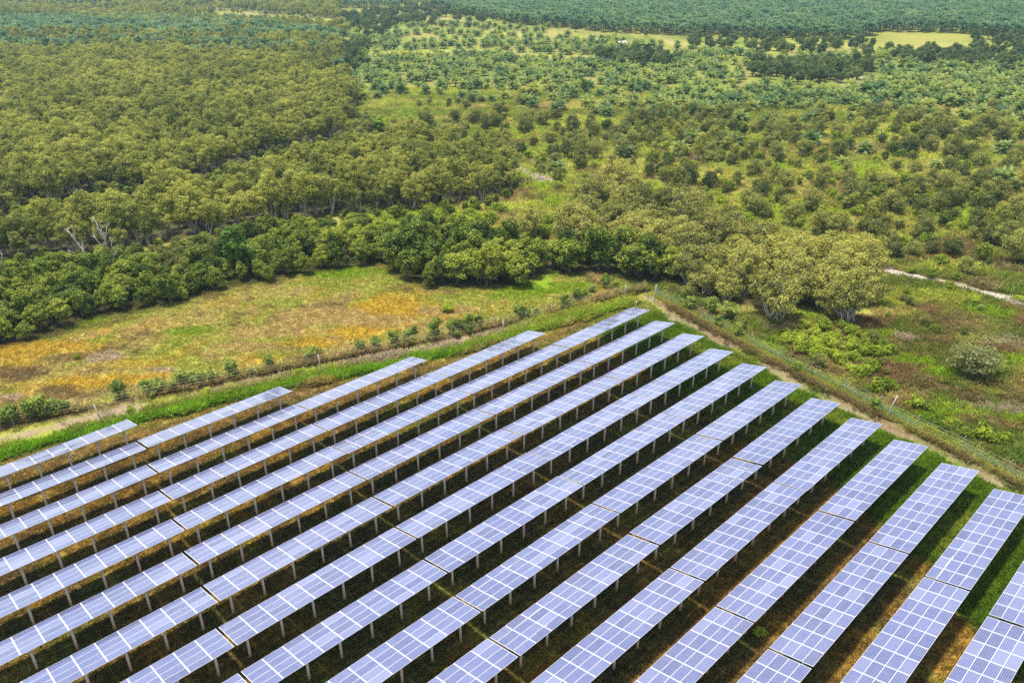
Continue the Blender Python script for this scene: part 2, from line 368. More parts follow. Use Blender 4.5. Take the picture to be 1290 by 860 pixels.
def crown_mesh(name, mat, seed, R, H, zb, nc, per, ln, wd, rc=.30, flat=.75, zmin=-.35, shape=1.0, twig=True):
    """a crown of many leaf sprays: clumps on an uneven dome, leaves on each clump"""
    r = np.random.default_rng(seed)
    d = unit(nc, r, zmin); f = r.uniform(.55, 1.0, nc) ** .7
    lob = 1 + .30 * np.sin(np.arctan2(d[:, 1], d[:, 0]) * 2 + r.uniform(0, 6)) + .18 * np.sin(np.arctan2(d[:, 1], d[:, 0]) * 3 + r.uniform(0, 6))
    hz = (H - zb)
    zc = zb + hz * (.42 + .50 * d[:, 2] * f)
    spread = np.where(d[:, 2] > 0, 1.0, 1.0 + .45 * d[:, 2] * shape)
    C = np.stack([d[:, 0] * R * .80 * f * lob * spread, d[:, 1] * R * .80 * f * lob * spread, zc], 1)
    Vs, Fs, o = [], [], 0
    for i in range(nc):
        rr = R * rc * r.uniform(.6, 1.3)
        n = int(per * r.uniform(.7, 1.3))
        q = unit(n, r, -.55); s = r.uniform(.45, 1.0, n) ** .5
        p = C[i] + q * (rr * s)[:, None] * np.array([1, 1, flat])
        nr = q * np.array([.9, .9, 1.0]) + np.array([0, 0, .35]) + d[i] * .25
        V, Fq = leaves(p, nr, r, ln, wd)
        Vs.append(V); Fs.append(Fq + o); o += len(V)
    # sparse inner leaves so the crown is not hollow
    n = int(nc * per * .12)
    q = unit(n, r); p = q * np.array([R * .6, R * .6, hz * .33]) * r.uniform(.2, 1, n)[:, None] ** .5 + np.array([0, 0, zb + hz * .45])
    V, Fq = leaves(p, q, r, ln * 1.5, wd * 1.6, 1.0)
    Vs.append(V); Fs.append(Fq + o)
    return mesh_np(name, np.concatenate(Vs), np.concatenate(Fs), [mat]), C

def trunk_mesh(name, mat, seed, C, nst, zfork, r0, rbase=.25, twigs=1.0, reach=1.0):
    r = np.random.default_rng(seed + 500); g = Geo()
    ids = r.permutation(len(C))[:nst]
    for k, i in enumerate(ids):
        a = r.uniform(0, 6.28); b = Vector((math.cos(a) * rbase * r.uniform(.2, 1), math.sin(a) * rbase * r.uniform(.2, 1), -.3))
        e = Vector(C[i]) * reach; m1 = b.lerp(e, .35) + Vector((r.uniform(-.25, .25), r.uniform(-.25, .25), zfork * .25)); m2 = b.lerp(e, .7) + Vector((r.uniform(-.3, .3), r.uniform(-.3, .3), zfork * .22))
        rr = r0 * r.uniform(.6, 1.15)
        g.tube([b, m1, m2, e], [rr * 1.25, rr, rr * .6, rr * (.25 if reach == 1 else .38)], 6)
        for j in r.permutation(len(C))[:int(2 * twigs)]:
            e2 = Vector(C[j])
            if (e2 - m2).length < (e - b).length * .8: g.tube([m2, m2.lerp(e2, .55) + Vector((0, 0, .2)), e2], [rr * .5, rr * .32, rr * .14], 5)
    return g.mesh(name, [mat], True)

def palm_mesh(name, mat, seed, n=26, ln=3.4, zt=1.6, droop=1.0):
    r = np.random.default_rng(seed); V, Fq = [], []
    for i in range(n):
        a = i * 2.39996 + r.uniform(-.25, .25); e = math.radians(78 - 88 * (i / n) + r.uniform(-7, 7)); L_ = ln * r.uniform(.8, 1.1)
        p = np.array([0, 0, zt]); d2 = np.array([math.cos(a), math.sin(a), 0]); side = np.array([-math.sin(a), math.cos(a), 0]); ns = 9
        for s in range(ns):
            el = e - droop * (s / ns) ** 1.3 * 1.15
            dd = d2 * math.cos(el) + np.array([0, 0, math.sin(el)])
            q = p + dd * L_ / ns
            up = np.cross(dd, side)
            wl = ln * .21 * math.sin(math.pi * min(1, (s + 1.1) / (ns + .6))) * r.uniform(.85, 1.15)
            for sg in (-1, 1):
                k = len(V); tip = (p + q) / 2 + side * sg * wl - up * wl * .25 * sg * 0 + dd * wl * .45 + np.array([0, 0, -wl * .35])
                V += [p, q, tip + dd * .09 * ln * .3, tip - dd * .09 * ln * .3]; Fq.append((k, k + 1, k + 2, k + 3))
            p = q
    return mesh_np(name, np.array(V), np.array(Fq), [mat])

def palm_trunk(name, mat, seed, h, r0):
    g = Geo(); g.tube([(0, 0, -.3), (.03, .02, h * .5), (0, 0, h)], [r0 * 1.2, r0, r0 * 1.15], 7); return g.mesh(name, [mat], True)

def tuft_mesh(name, mat, seed, nb=22, h=.5, rad=.4, w=.05):
    r = np.random.default_rng(seed)
    a = r.uniform(0, 6.28, nb); q = rad * np.sqrt(r.uniform(0, 1, nb)) * .7
    b = np.stack([np.cos(a) * q, np.sin(a) * q, np.full(nb, -.05)], 1)
    a2 = a + r.uniform(-1, 1, nb); hh = h * r.uniform(.5, 1.15, nb); le = hh * r.uniform(.4, 1.25, nb)
    t = b + np.stack([np.cos(a2) * le, np.sin(a2) * le, hh], 1)
    sd = np.stack([-np.sin(a2), np.cos(a2), np.zeros(nb)], 1) * w
    m = (b + t) / 2 + np.stack([np.zeros(nb), np.zeros(nb), hh * .12], 1)
    V = np.stack([b, m - sd, t, m + sd], 1).reshape(-1, 3)
    return mesh_np(name, V, np.arange(nb * 4).reshape(-1, 4), [mat])

# ------------------------------------------------------------------ scene-tree helpers
def link(o, parent=None):
    COL.objects.link(o)
    if parent is not None: o.parent = parent
    return o
def part(name, me, parent, loc=None):
    o = bpy.data.objects.new(name, me); link(o, parent)
    if loc is not None: o.location = loc
    return o
def tag(o, label, cat, group=None, kind=None):
    if label: o['label'] = label
    if cat: o['category'] = cat
    if group: o['group'] = group
    if kind: o['kind'] = kind
    return o
def thing(name, label, cat, loc, rz=0.0, group=None, scale=None):
    o = bpy.data.objects.new(name, None); o.empty_display_size = .5; link(o)
    o.location = loc; o.rotation_euler = (0, 0, rz)
    if scale is not None: o.scale = scale
    return tag(o, label, cat, group)
def gz(x, y): return float(ground_z(np.array([x]), np.array([y]))[0])

ORD = ['first', 'second', 'third', 'fourth', 'fifth', 'sixth', 'seventh', 'eighth', 'ninth', 'tenth', 'eleventh', 'twelfth', 'thirteenth', 'fourteenth', 'fifteenth', 'sixteenth', 'seventeenth', 'eighteenth', 'nineteenth', 'twentieth']
TENS = {2: 'twenty', 3: 'thirty', 4: 'forty', 5: 'fifty', 6: 'sixty', 7: 'seventy', 8: 'eighty', 9: 'ninety'}
def ordinal(i):
    if i < 20: return ORD[i]
    t, u = divmod(i + 1, 10)
    return (TENS[t][:-1] + 'ieth') if u == 0 else TENS[t] + '-' + ORD[u - 1]

def instancer(name, pts, sc, meshes, label, kind='stuff', cols=None, zs=None, tilt=0.12):
    """one object of kind stuff: meshes scattered on points"""
    me = bpy.data.meshes.new(name)
    P3 = np.zeros((len(pts), 3), np.float32); P3[:, :2] = pts
    P3[:, 2] = ground_z(P3[:, 0].astype(float), P3[:, 1].astype(float)) if zs is None else zs
    me.vertices.add(len(P3)); me.vertices.foreach_set('co', P3.ravel())
    a = me.attributes.new('sc', 'FLOAT', 'POINT'); a.data.foreach_set('value', np.asarray(sc, np.float32))
    if cols is not None:
        a = me.attributes.new('tint', 'FLOAT_COLOR', 'POINT')
        a.data.foreach_set('color', np.concatenate([cols, np.ones((len(cols), 1))], 1).astype(np.float32).ravel())
    o = bpy.data.objects.new(name, me); link(o); tag(o, label, None, None, kind)
    src = bpy.data.collections.new(name + '_sources')
    for i, m in enumerate(meshes): src.objects.link(bpy.data.objects.new('%s_source' % name, m))
    ng = bpy.data.node_groups.new(name + '_scatter', 'GeometryNodeTree')
    ng.interface.new_socket('Geometry', in_out='INPUT', socket_type='NodeSocketGeometry')
    ng.interface.new_socket('Geometry', in_out='OUTPUT', socket_type='NodeSocketGeometry')
    gi, go = ng.nodes.new('NodeGroupInput'), ng.nodes.new('NodeGroupOutput')
    ip = ng.nodes.new('GeometryNodeInstanceOnPoints'); ci = ng.nodes.new('GeometryNodeCollectionInfo')
    ci.inputs['Collection'].default_value = src; ci.inputs['Separate Children'].default_value = True; ci.inputs['Reset Children'].default_value = True
    ip.inputs['Pick Instance'].default_value = True
    rv = ng.nodes.new('FunctionNodeRandomValue'); rv.data_type = 'FLOAT_VECTOR'
    rv.inputs[0].default_value = (-tilt, -tilt, 0); rv.inputs[1].default_value = (tilt, tilt, 6.283)
    na = ng.nodes.new('GeometryNodeInputNamedAttribute'); na.data_type = 'FLOAT'; na.inputs[0].default_value = 'sc'
    ng.links.new(gi.outputs[0], ip.inputs['Points']); ng.links.new(ci.outputs[0], ip.inputs['Instance'])
    ng.links.new(rv.outputs[0], ip.inputs['Rotation']); ng.links.new(na.outputs[0], ip.inputs['Scale'])
    ng.links.new(ip.outputs[0], go.inputs[0])
    md = o.modifiers.new('scatter', 'NODES'); md.node_group = ng
    return o

def scatter(poly, step, jit=.42, margin=60, seed=0, keep=None):
    """uneven planting inside a polygon, seen parts only"""
    r = np.random.default_rng(seed)
    a = np.array(poly); x0, y0 = a.min(0); x1, y1 = a.max(0)
    gx, gy = np.meshgrid(np.arange(x0, x1, step), np.arange(y0, y1, step * .866))
    gx = gx + (np.arange(gx.shape[0]) % 2)[:, None] * step * .5
    x = gx.ravel() + r.normal(0, jit * step * .6, gx.size); y = gy.ravel() + r.normal(0, jit * step * .6, gx.size)
    k = inside(x, y, poly)
    px, py = proj(x, y)
    k &= (px > -margin) & (px < 1290 + margin) & (py < 860 + margin)
    x, y = x[k], y[k]
    if keep is not None:
        m = r.uniform(0, 1, len(x)) < keep(x, y); x, y = x[m], y[m]
    return np.stack([x, y], 1)

# ================================================================== THE GROUND
def axis(lo, hi, step, far_lo, far_hi, g=1.10):
    a = list(np.arange(lo, hi + 1e-6, step)); s = step; x = hi
    while x < far_hi: s *= g; x += s; a.append(x)
    s = step; x = lo; b = []
    while x > far_lo: s *= g; x -= s; b.append(x)
    return np.array(b[::-1] + a)
gx = axis(-85, 100, .75, -2600, 2600); gy = axis(44, 200, .75, -120, 4500)
XX, YY = np.meshgrid(gx, gy); xs, ys = XX.ravel(), YY.ravel()
nx, ny = len(gx), len(gy)
idx = np.arange(nx * ny).reshape(ny, nx)
quads = np.stack([idx[:-1, :-1], idx[:-1, 1:], idx[1:, 1:], idx[1:, :-1]], -1).reshape(-1, 4)

mg, nt, out = new_mat('ground')
at_ = N(nt, 'ShaderNodeAttribute', attribute_name='tint'); ge = N(nt, 'ShaderNodeNewGeometry')
n1 = N(nt, 'ShaderNodeTexNoise', i_Scale=2.2, i_Detail=6.0, i_Roughness=.7); L(nt, ge.outputs['Position'], n1.inputs['Vector'])
n2 = N(nt, 'ShaderNodeTexNoise', i_Scale=.6, i_Detail=5.0, i_Roughness=.65); L(nt, ge.outputs['Position'], n2.inputs['Vector'])
n3 = N(nt, 'ShaderNodeTexVoronoi', i_Scale=5.0); L(nt, ge.outputs['Position'], n3.inputs['Vector'])
v = math_n(nt, 'MULTIPLY_ADD', n1.outputs['Fac'], 1.5, .25)
c = mix_c(nt, 1.0, at_.outputs['Color'], v, 'MULTIPLY')
c = mix_c(nt, math_n(nt, 'MULTIPLY', math_n(nt, 'SUBTRACT', n2.outputs['Fac'], .5), 2.2, clamp=True), c, (.04, .047, .012))
v3 = math_n(nt, 'MULTIPLY_ADD', n3.outputs['Distance'], .55, .72)
c = mix_c(nt, 1.0, c, v3, 'MULTIPLY')
pr = N(nt, 'ShaderNodeBsdfPrincipled', i_Roughness=.95); pr.inputs['Specular IOR Level'].default_value = .1
L(nt, c, pr.inputs['Base Color'])
bu = N(nt, 'ShaderNodeBump', i_Strength=.9, i_Distance=.15); L(nt, n1.outputs['Fac'], bu.inputs['Height']); L(nt, bu.outputs[0], pr.inputs['Normal'])
L(nt, pr.outputs[0], out.inputs[0])
me = mesh_np('ground', np.stack([xs, ys, ground_z(xs, ys)], 1), quads, [mg], True)
a = me.attributes.new('tint', 'FLOAT_COLOR', 'POINT')
a.data.foreach_set('color', np.concatenate([ground_col(xs, ys), np.ones((len(xs), 1))], 1).astype(np.float32).ravel())
g = bpy.data.objects.new('ground', me); link(g); tag(g, 'flat grassy ground with dirt tracks and an orange flowering meadow', None, None, 'structure')

# ------------------------------------------------------------------ grass (stuff)
def grass_mat(name):
    m, nt, out = new_mat(name)
    at_ = N(nt, 'ShaderNodeAttribute', attribute_name='tint', attribute_type='INSTANCER'); ge = N(nt, 'ShaderNodeNewGeometry')
    v = math_n(nt, 'MULTIPLY_ADD', ge.outputs['Random Per Island'], 1.3, .5)
    col = mix_c(nt, 1.0, at_.outputs['Color'], v, 'MULTIPLY')
    d = N(nt, 'ShaderNodeBsdfDiffuse'); t = N(nt, 'ShaderNodeBsdfTranslucent'); mx = N(nt, 'ShaderNodeMixShader', i_0=.5)
    L(nt, col, d.inputs[0]); L(nt, col, t.inputs[0]); L(nt, d.outputs[0], mx.inputs[1]); L(nt, t.outputs[0], mx.inputs[2]); L(nt, mx.outputs[0], out.inputs[0])
    return m
M_GRASS = grass_mat('grass_blades')
LOW = [tuft_mesh('low_tuft', M_GRASS, 900 + i, 44, .28, .6, .035) for i in range(4)]
MID = [tuft_mesh('mid_tuft', M_GRASS, 920 + i, 46, .5, .6, .038) for i in range(4)]
TALL = [tuft_mesh('tall_tuft', M_GRASS, 940 + i, 54, .9, .6, .042) for i in range(4)]

def grass(name, poly, step, meshes, label, smin, smax, seed, keep=None, boost=1.45):
    p = scatter(poly, step, .6, 20, seed, keep)
    r = np.random.default_rng(seed)
    cols = ground_col(p[:, 0], p[:, 1]) * boost * r.uniform(.75, 1.25, (len(p), 1)) * np.concatenate([r.uniform(.9, 1.1, (len(p), 1)), r.uniform(.92, 1.08, (len(p), 1)), np.ones((len(p), 1))], 1)
    return instancer(name, p, r.uniform(smin, smax, len(p)), meshes, label, 'stuff', cols)

def off_tracks(x, y):
    w = (fbm(x, y, 5, 7) - .5) * 3
    k = sstep(.6, 1.6, poly_dist(x, y, LTRACK) + w) * sstep(.6, 1.6, poly_dist(x, y, RTRACK) + w) * sstep(.8, 1.6, poly_dist(x, y, GRAVEL) + w)
    return .04 + .96 * k
MIDLAND = P((430, 300), (700, 330), (760, 270), (900, 280), (1100, 340), (1330, 380), (1330, 112), (860, 110), (430, 112))
MEADOWX = P((-200, 625), (0, 553), (230, 502), (460, 455), (680, 408), (790, 377), (822, 366), (850, 356), (700, 330), (690, 365), (560, 300), (490, 300), (300, 300), (200, 340), (0, 420), (-200, 470))
grass('meadow_grass', MEADOWX, .62, LOW, 'dry straw and orange flowering grass of the meadow beyond the fence', .5, 1.3, 3, lambda x, y: off_tracks(x, y), 1.35)
grass('field_weeds', SITE, .52, LOW, 'brown and green weeds under and between the solar tables', .5, 1.2, 4, lambda x, y: off_tracks(x, y) * .95, 1.25)
LUSHPOLY = P((-60, 570), (0, 558), (300, 488), (560, 434), (740, 386), (790, 376), (835, 388), (800, 396), (700, 415), (560, 455), (300, 506), (60, 570), (-60, 600))
grass('lush_grass', LUSHPOLY, .36, TALL, 'tall bright green grass in the ditch along the left fence', .6, 1.2, 5, lambda x, y: 1 - sstep(.9, 2.3, poly_dist(x, y, LUSH) + (fbm(x, y, 7, 77) - .5) * 5), 1.6)
FENCEBAND = P((-60, 552), (0, 541), (150, 508), (300, 479), (460, 447), (600, 420), (740, 384), (818, 368), (815, 358), (740, 372), (600, 408), (460, 436), (300, 468), (150, 497), (0, 529), (-60, 540))
grass('fence_weeds', FENCEBAND, .55, TALL, 'tall pale weeds growing along the left fence', .6, 1.5, 14, lambda x, y: (1 - sstep(.8, 1.9, poly_dist(x, y, LFENCE))) * sstep(.3, .5, fbm(x, y, 5, 227)), 1.5)
RIDGEPOLY = P((815, 372), (840, 370), (1000, 455), (1200, 556), (1330, 625), (1330, 650), (1200, 580), (1000, 485), (850, 410))
grass('ridge_grass', RIDGEPOLY, .42, MID, 'dry brown and pale grass on the bank along the right fence', .7, 1.3, 6, off_tracks)
grass('field_edge_grass', [tuple(uv2xy(u, v)) for u, v in ((62, -2), (70, -36), (84, -60), (92, -80), (112, -81), (112, -72), (96, -8), (90, 0))], .45, MID, 'bright green grass around the far ends of the solar rows', .5, 1.1, 7, lambda x, y: off_tracks(x, y) * sstep(.013, .046, ground_col(x, y)[:, 1] - ground_col(x, y)[:, 0]), 1.2)
grass('scrubland_grass', SCRUBLAND, .75, MID, 'rough green and reddish grass right of the right fence', .6, 1.6, 8, lambda x, y: off_tracks(x, y) * .9)
grass('open_land_grass', MIDLAND, 1.7, MID, 'yellow green grass between the scrub bushes of the open land', 1.0, 2.6, 9, lambda x, y: off_tracks(x, y) * .85, 1.75)

# ================================================================== SOLAR TABLES
m_cell, nt, out = new_mat('solar_cells')
tc = N(nt, 'ShaderNodeTexCoord'); oi = N(nt, 'ShaderNodeObjectInfo'); se = N(nt, 'ShaderNodeSeparateXYZ'); L(nt, tc.outputs['Object'], se.inputs[0])
X, Y = se.outputs[0], se.outputs[1]
def lines(co, pitch, half, soft=.004):
    f = math_n(nt, 'FRACT', math_n(nt, 'ADD', math_n(nt, 'DIVIDE', co, pitch), 100.5))
    d = math_n(nt, 'MULTIPLY', math_n(nt, 'ABSOLUTE', math_n(nt, 'SUBTRACT', f, .5)), pitch)   # distance to cell centre
    return math_n(nt, 'GREATER_THAN', d, pitch * .5 - half)
cellgap = math_n(nt, 'MAXIMUM', lines(math_n(nt, 'ADD', Y, .0785), .157, .008), math_n(nt, 'MULTIPLY', lines(X, .157, .003), .5))
bus = lines(Y, .052, .004)
no = N(nt, 'ShaderNodeTexNoise', i_Scale=1.3, i_Detail=4.0); L(nt, tc.outputs['Object'], no.inputs['Vector'])
mapn = N(nt, 'ShaderNodeMapping'); L(nt, tc.outputs['Object'], mapn.inputs[0]); L(nt, oi.outputs['Location'], mapn.inputs['Location'])
L(nt, mapn.outputs[0], no.inputs['Vector'])
base = ramp(nt, oi.outputs['Random'], [(.0, (.013, .019, .078)), (.3, (.022, .030, .104)), (.7, (.033, .042, .122)), (.86, (.046, .056, .136)), (1.0, (.080, .090, .170))])
dust = math_n(nt, 'MULTIPLY', math_n(nt, 'SUBTRACT', no.outputs['Fac'], .35), .45, clamp=True)
base = mix_c(nt, dust, base, (.14, .14, .17))
base = mix_c(nt, math_n(nt, 'MULTIPLY', bus, .35), base, (.19, .20, .28))
base = mix_c(nt, math_n(nt, 'MULTIPLY', cellgap, .55), base, (.35, .36, .43))
marg = math_n(nt, 'MAXIMUM', math_n(nt, 'GREATER_THAN', math_n(nt, 'ABSOLUTE', X), .978 - .021 - .024), math_n(nt, 'GREATER_THAN', math_n(nt, 'ABSOLUTE', Y), .496 - .021 - .003))
base = mix_c(nt, marg, base, (.38, .38, .40))
pr = N(nt, 'ShaderNodeBsdfPrincipled', i_Roughness=.35); L(nt, base, pr.inputs['Base Color'])
pr.inputs['Coat Weight'].default_value = 1.0; pr.inputs['Coat Roughness'].default_value = .06; pr.inputs['Coat IOR'].default_value = 1.47
L(nt, pr.outputs[0], out.inputs[0])
def plain(name, c, rough=.5, metal=0.0):
    c = tuple(ALB * x for x in c)
    m, nt, out = new_mat(name); pr = N(nt, 'ShaderNodeBsdfPrincipled', i_Roughness=rough, i_Metallic=metal)
    no = N(nt, 'ShaderNodeTexNoise', i_Scale=7.0, i_Detail=4.0); tc = N(nt, 'ShaderNodeTexCoord'); L(nt, tc.outputs['Object'], no.inputs['Vector'])
    L(nt, mix_c(nt, math_n(nt, 'MULTIPLY', no.outputs['Fac'], .5), c, tuple(x * .6 for x in c)), pr.inputs['Base Color'])
    L(nt, pr.outputs[0], out.inputs[0]); return m
m_frame = plain('module_frame', (.60, .60, .62), .4, .0)
m_back = plain('module_backsheet', (.6, .6, .62), .6)
m_steel = plain('galvanised_steel', (.42, .42, .43), .45, .6)
m_conc, nt, out = new_mat('stained_concrete')
tc = N(nt, 'ShaderNodeTexCoord'); se = N(nt, 'ShaderNodeSeparateXYZ'); L(nt, tc.outputs['Object'], se.inputs[0])
no = N(nt, 'ShaderNodeTexNoise', i_Scale=3.0, i_Detail=5.0); L(nt, tc.outputs['Object'], no.inputs['Vector'])
hz = math_n(nt, 'MULTIPLY_ADD', no.outputs['Fac'], 1.6, se.outputs[2])
pr = N(nt, 'ShaderNodeBsdfPrincipled', i_Roughness=.85)
L(nt, ramp(nt, math_n(nt, 'DIVIDE', hz, 3.6), [(.25, (.29, .17, .085)), (.5, (.41, .32, .235)), (.75, (.46, .41, .35))]), pr.inputs['Base Color'])
L(nt, pr.outputs[0], out.inputs[0])

ML, MW = 1.956, .992
g = Geo(); b = .021; x, y = ML / 2, MW / 2
g.quad((-x, -y, -.04), (-x, y, -.04), (x, y, -.04), (x, -y, -.04), 2)
for q in (((-x, -y), (x, -y)), ((x, -y), (x, y)), ((x, y), (-x, y)), ((-x, y), (-x, -y))):
    (ax, ay), (bx, by) = q; g.quad((ax, ay, -.04), (bx, by, -.04), (bx, by, 0), (ax, ay, 0), 1)
    sx = lambda t: math.copysign(abs(t) - b, t)
    g.quad((ax, ay, 0), (bx, by, 0), (sx(bx), sx(by), 0), (sx(ax), sx(ay), 0), 1)
xi, yi = x - b, y - b
g.quad((-xi, -yi, -.003), (xi, -yi, -.003), (xi, yi, -.003), (-xi, yi, -.003), 0)
me_module = g.mesh('solar_module', [m_cell, m_frame, m_back])

S_POST = 2.58 / math.cos(TILT)
ZP = ZFAR + S_POST * math.sin(TILT)
g = Geo(); g.tube([(0, 0, -.4), (0, 0, .9), (0, 0, ZP - .13)], [.135, .13, .125], 10); me_post = g.mesh('post', [m_conc], True)
g = Geo(); g.box(-.05, .05, -W_TAB / 2 + .25, W_TAB / 2 - .2, -.16, -.06); me_raft = g.mesh('rafter', [m_steel])
g = Geo(); g.box(-9.85, 9.85, -.035, .035, -.06, -.042); me_purl = g.mesh('purlin', [m_steel])

UEND = {0: 24.74, 1: 43.54, 2: 62.50, 3: 81.59, 4: 100.58, 5: 99.19, 6: 98.44, 7: 97.09, 8: 96.22, 9: 95.14, 10: 94.03, 11: 93.01, 12: 91.83, 13: 90.83, 14: 89.82, 15: 88.75, 16: 87.7}
RZ = math.pi / 2 - TH
ntab = 0
for k in range(17):
    seen = []
    for t in range(6):
        u1 = UEND[k] - t * TABP; u0 = u1 - 10 * CP + .024
        v = V0 + k * ROWP
        cs = []
        for uu in np.linspace(u0, u1, 12):
            for s in (0, W_TAB):
                p = uv2xy(uu, v + s * math.cos(TILT)); cs.append((*p, ZFAR + s * math.sin(TILT)))
        cs = np.array(cs); qx, qy = proj(cs[:, 0], cs[:, 1], cs[:, 2])
        if ((qx > -6) & (qx < 1296) & (qy < 866)).any(): seen.append((t, u0, u1))
    for t, u0, u1 in seen:
        v = V0 + k * ROWP
        vm = v + W_TAB / 2 * math.cos(TILT); zm = ZFAR + W_TAB / 2 * math.sin(TILT)
        c = uv2xy((u0 + u1) / 2, vm)
        where = 'at the far end of the %s row from the left' if t == 0 else ORD[t] + ' from the far end of the %s row from the left'
        lab = 'pale blue solar table, ' + where % ORD[k]
        o = thing('solar_table', lab, 'solar table', (c[0], c[1], 0), RZ, 'solar tables in long parallel rows')
        dz = rng.normal(0, .012)
        ta = TILT + rng.normal(0, .006); sag = rng.normal(0, .0035)
        # local frame: x along the row, y uphill-away; the far edge is the low one
        for i in range(10):
            for j in range(4):
                s = (j - 1.5) * (MW + .0207)            # + towards the near, high edge
                m_ = part('solar_module', me_module, o)
                m_.location = (-(9 * CP) / 2 + i * CP, -s * math.cos(ta), zm + dz + s * math.sin(ta) + sag * (i - 4.5) * CP)
                m_.rotation_euler = (-ta + rng.normal(0, .007), -sag + rng.normal(0, .007), 0)
        for i in range(6):
            px_ = -8.5 + i * 3.4
            part('post', me_post, o, (px_, -(S_POST - W_TAB / 2) * math.cos(TILT), 0))
            r_ = part('rafter', me_raft, o, (px_, 0, zm)); r_.rotation_euler = (-TILT, 0, 0)
        for s in (-1.1, 1.1):
            p_ = part('purlin', me_purl, o, (0, -s * math.cos(TILT), zm + s * math.sin(TILT))); p_.rotation_euler = (-TILT, 0, 0)
        ntab += 1

# ================================================================== TREES
def variants(prefix, leafm, barkm, n, seed, **k):
    out = []
    for i in range(n):
        r = np.random.default_rng(seed + i)
        cm, C = crown_mesh(prefix + '_crown', leafm, seed + i, k['R'] * r.uniform(.85, 1.15), k['H'] * r.uniform(.9, 1.1), k['zb'], k['nc'], k['per'], k['ln'], k['wd'], k.get('rc', .30), k.get('flat', .75), k.get('zmin', -.35), k.get('shape', 1.0))
        tm = trunk_mesh(prefix + '_trunk', barkm, seed + i, C, k.get('nst', 5), k.get('fork', 1.0), k.get('r0', .12), k.get('rb', .25), k.get('tw', 1.0), k.get('reach', 1.0))
        out.append((cm, tm))
    return out
def merged(cm, tm):                       # crown and trunk in one mesh, for the far masses
    nv = len(cm.vertices); a = np.empty(nv * 3, np.float32); cm.vertices.foreach_get('co', a)
    b = np.empty(len(tm.vertices) * 3, np.float32); tm.vertices.foreach_get('co', b)
    f1 = np.empty(len(cm.polygons) * 4, np.int32); cm.loops.foreach_get('vertex_index', f1)
    f2 = np.empty(len(tm.polygons) * 4, np.int32); tm.loops.foreach_get('vertex_index', f2)
    V = np.concatenate([a.reshape(-1, 3), b.reshape(-1, 3)]); Fq = np.concatenate([f1.reshape(-1, 4), f2.reshape(-1, 4) + nv])
    mi = np.concatenate([np.zeros(len(f1) // 4), np.ones(len(f2) // 4)])
    return mesh_np(cm.name + '_whole', V, Fq, [cm.materials[0], tm.materials[0]], False, mi)

PAPER = variants('paperbark', M_PAPER, M_BARK, 10, 100, R=2.8, H=9.0, zb=2.0, nc=44, per=84, ln=.34, wd=.16, rc=.265, zmin=-.6, nst=6, r0=.10, rb=.7, fork=1.2, tw=.5)
GROVEV = variants('grove_paperbark', M_GROVE, M_BARK, 6, 200, R=4.7, H=8.5, zb=1.3, nc=84, per=66, ln=.44, wd=.19, rc=.20, flat=.6, zmin=-.75, shape=.45, nst=26, r0=.15, rb=1.3, fork=1.2, tw=1.2, reach=1.03)
SCRUBV = variants('scrub', M_SCRUB, M_BARKD, 6, 300, R=2.5, H=4.9, zb=.4, nc=38, per=70, ln=.32, wd=.16, rc=.32, flat=.9, zmin=-.7, nst=4, r0=.08, rb=.2, fork=.4, tw=.5)
BROADV = variants('broadleaf', M_BROAD, M_BARKD, 7, 400, R=2.6, H=6.0, zb=.7, nc=38, per=88, ln=.37, wd=.22, rc=.29, flat=.85, zmin=-.6, nst=5, r0=.08, rb=.4, fork=.5, tw=.5)
DARKV = variants('dark_broadleaf', M_DARKB, M_BARKD, 5, 500, R=3.4, H=8.0, zb=1.0, nc=34, per=60, ln=.60, wd=.36, rc=.32, flat=.85, zmin=-.6, nst=4, r0=.12, rb=.3, fork=.5, tw=.3)
SHRUBV = variants('shrub', M_FENCE, M_BARKD, 6, 600, R=1.15, H=2.7, zb=.35, nc=16, per=60, ln=.30, wd=.14, rc=.40, flat=.9, zmin=-.7, nst=5, r0=.03, rb=.2, fork=.2, tw=.5)
LIMEV = variants('lime_bush', M_LIME, M_BARKD, 5, 700, R=1.5, H=1.9, zb=.1, nc=18, per=65, ln=.30, wd=.17, rc=.38, flat=.85, zmin=-.5, nst=4, r0=.03, rb=.2, fork=.1, tw=.5)
PALMV = [(palm_mesh('oil_palm_crown', M_PALM, 800 + i, 32, 4.6, 5.2, 1.0), palm_trunk('oil_palm_trunk', M_BARKD, 800 + i, 5.2, .30)) for i in range(4)]
YPALMV = [(palm_mesh('young_palm_crown', M_YPALM, 820 + i, 26, 3.5, 1.5, 1.0), palm_trunk('young_palm_trunk', M_BARKD, 820 + i, 1.5, .38)) for i in range(4)]

def plant(name, cat, pos, var, sc, label, group, r, squash=(.78, 1.22), lean=.03, z=None):
    x, y = float(pos[0]), float(pos[1])
    s = float(sc)
    o = thing(name, label, cat, (x, y, gz(x, y) if z is None else z), r.uniform(0, 6.283), group, (s, s, s * r.uniform(*squash)))
    o.rotation_euler[0] = r.normal(0, lean); o.rotation_euler[1] = r.normal(0, lean)
    part('trunk', var[1], o); part('crown', var[0], o)
    return o

def stand(name, cat, pts, V, smin, smax, label, group, seed, size=None):
    r = np.random.default_rng(seed)
    for i, p in enumerate(pts):
        plant(name, cat, p, V[int(r.integers(len(V)))], r.uniform(smin, smax) * (1 if size is None else size(p)), label, group, r)

def nearest(pts, n):
    d = np.hypot(pts[:, 0], pts[:, 1]); k = np.argsort(d)
    return pts[k[:n]], pts[k[n:]]

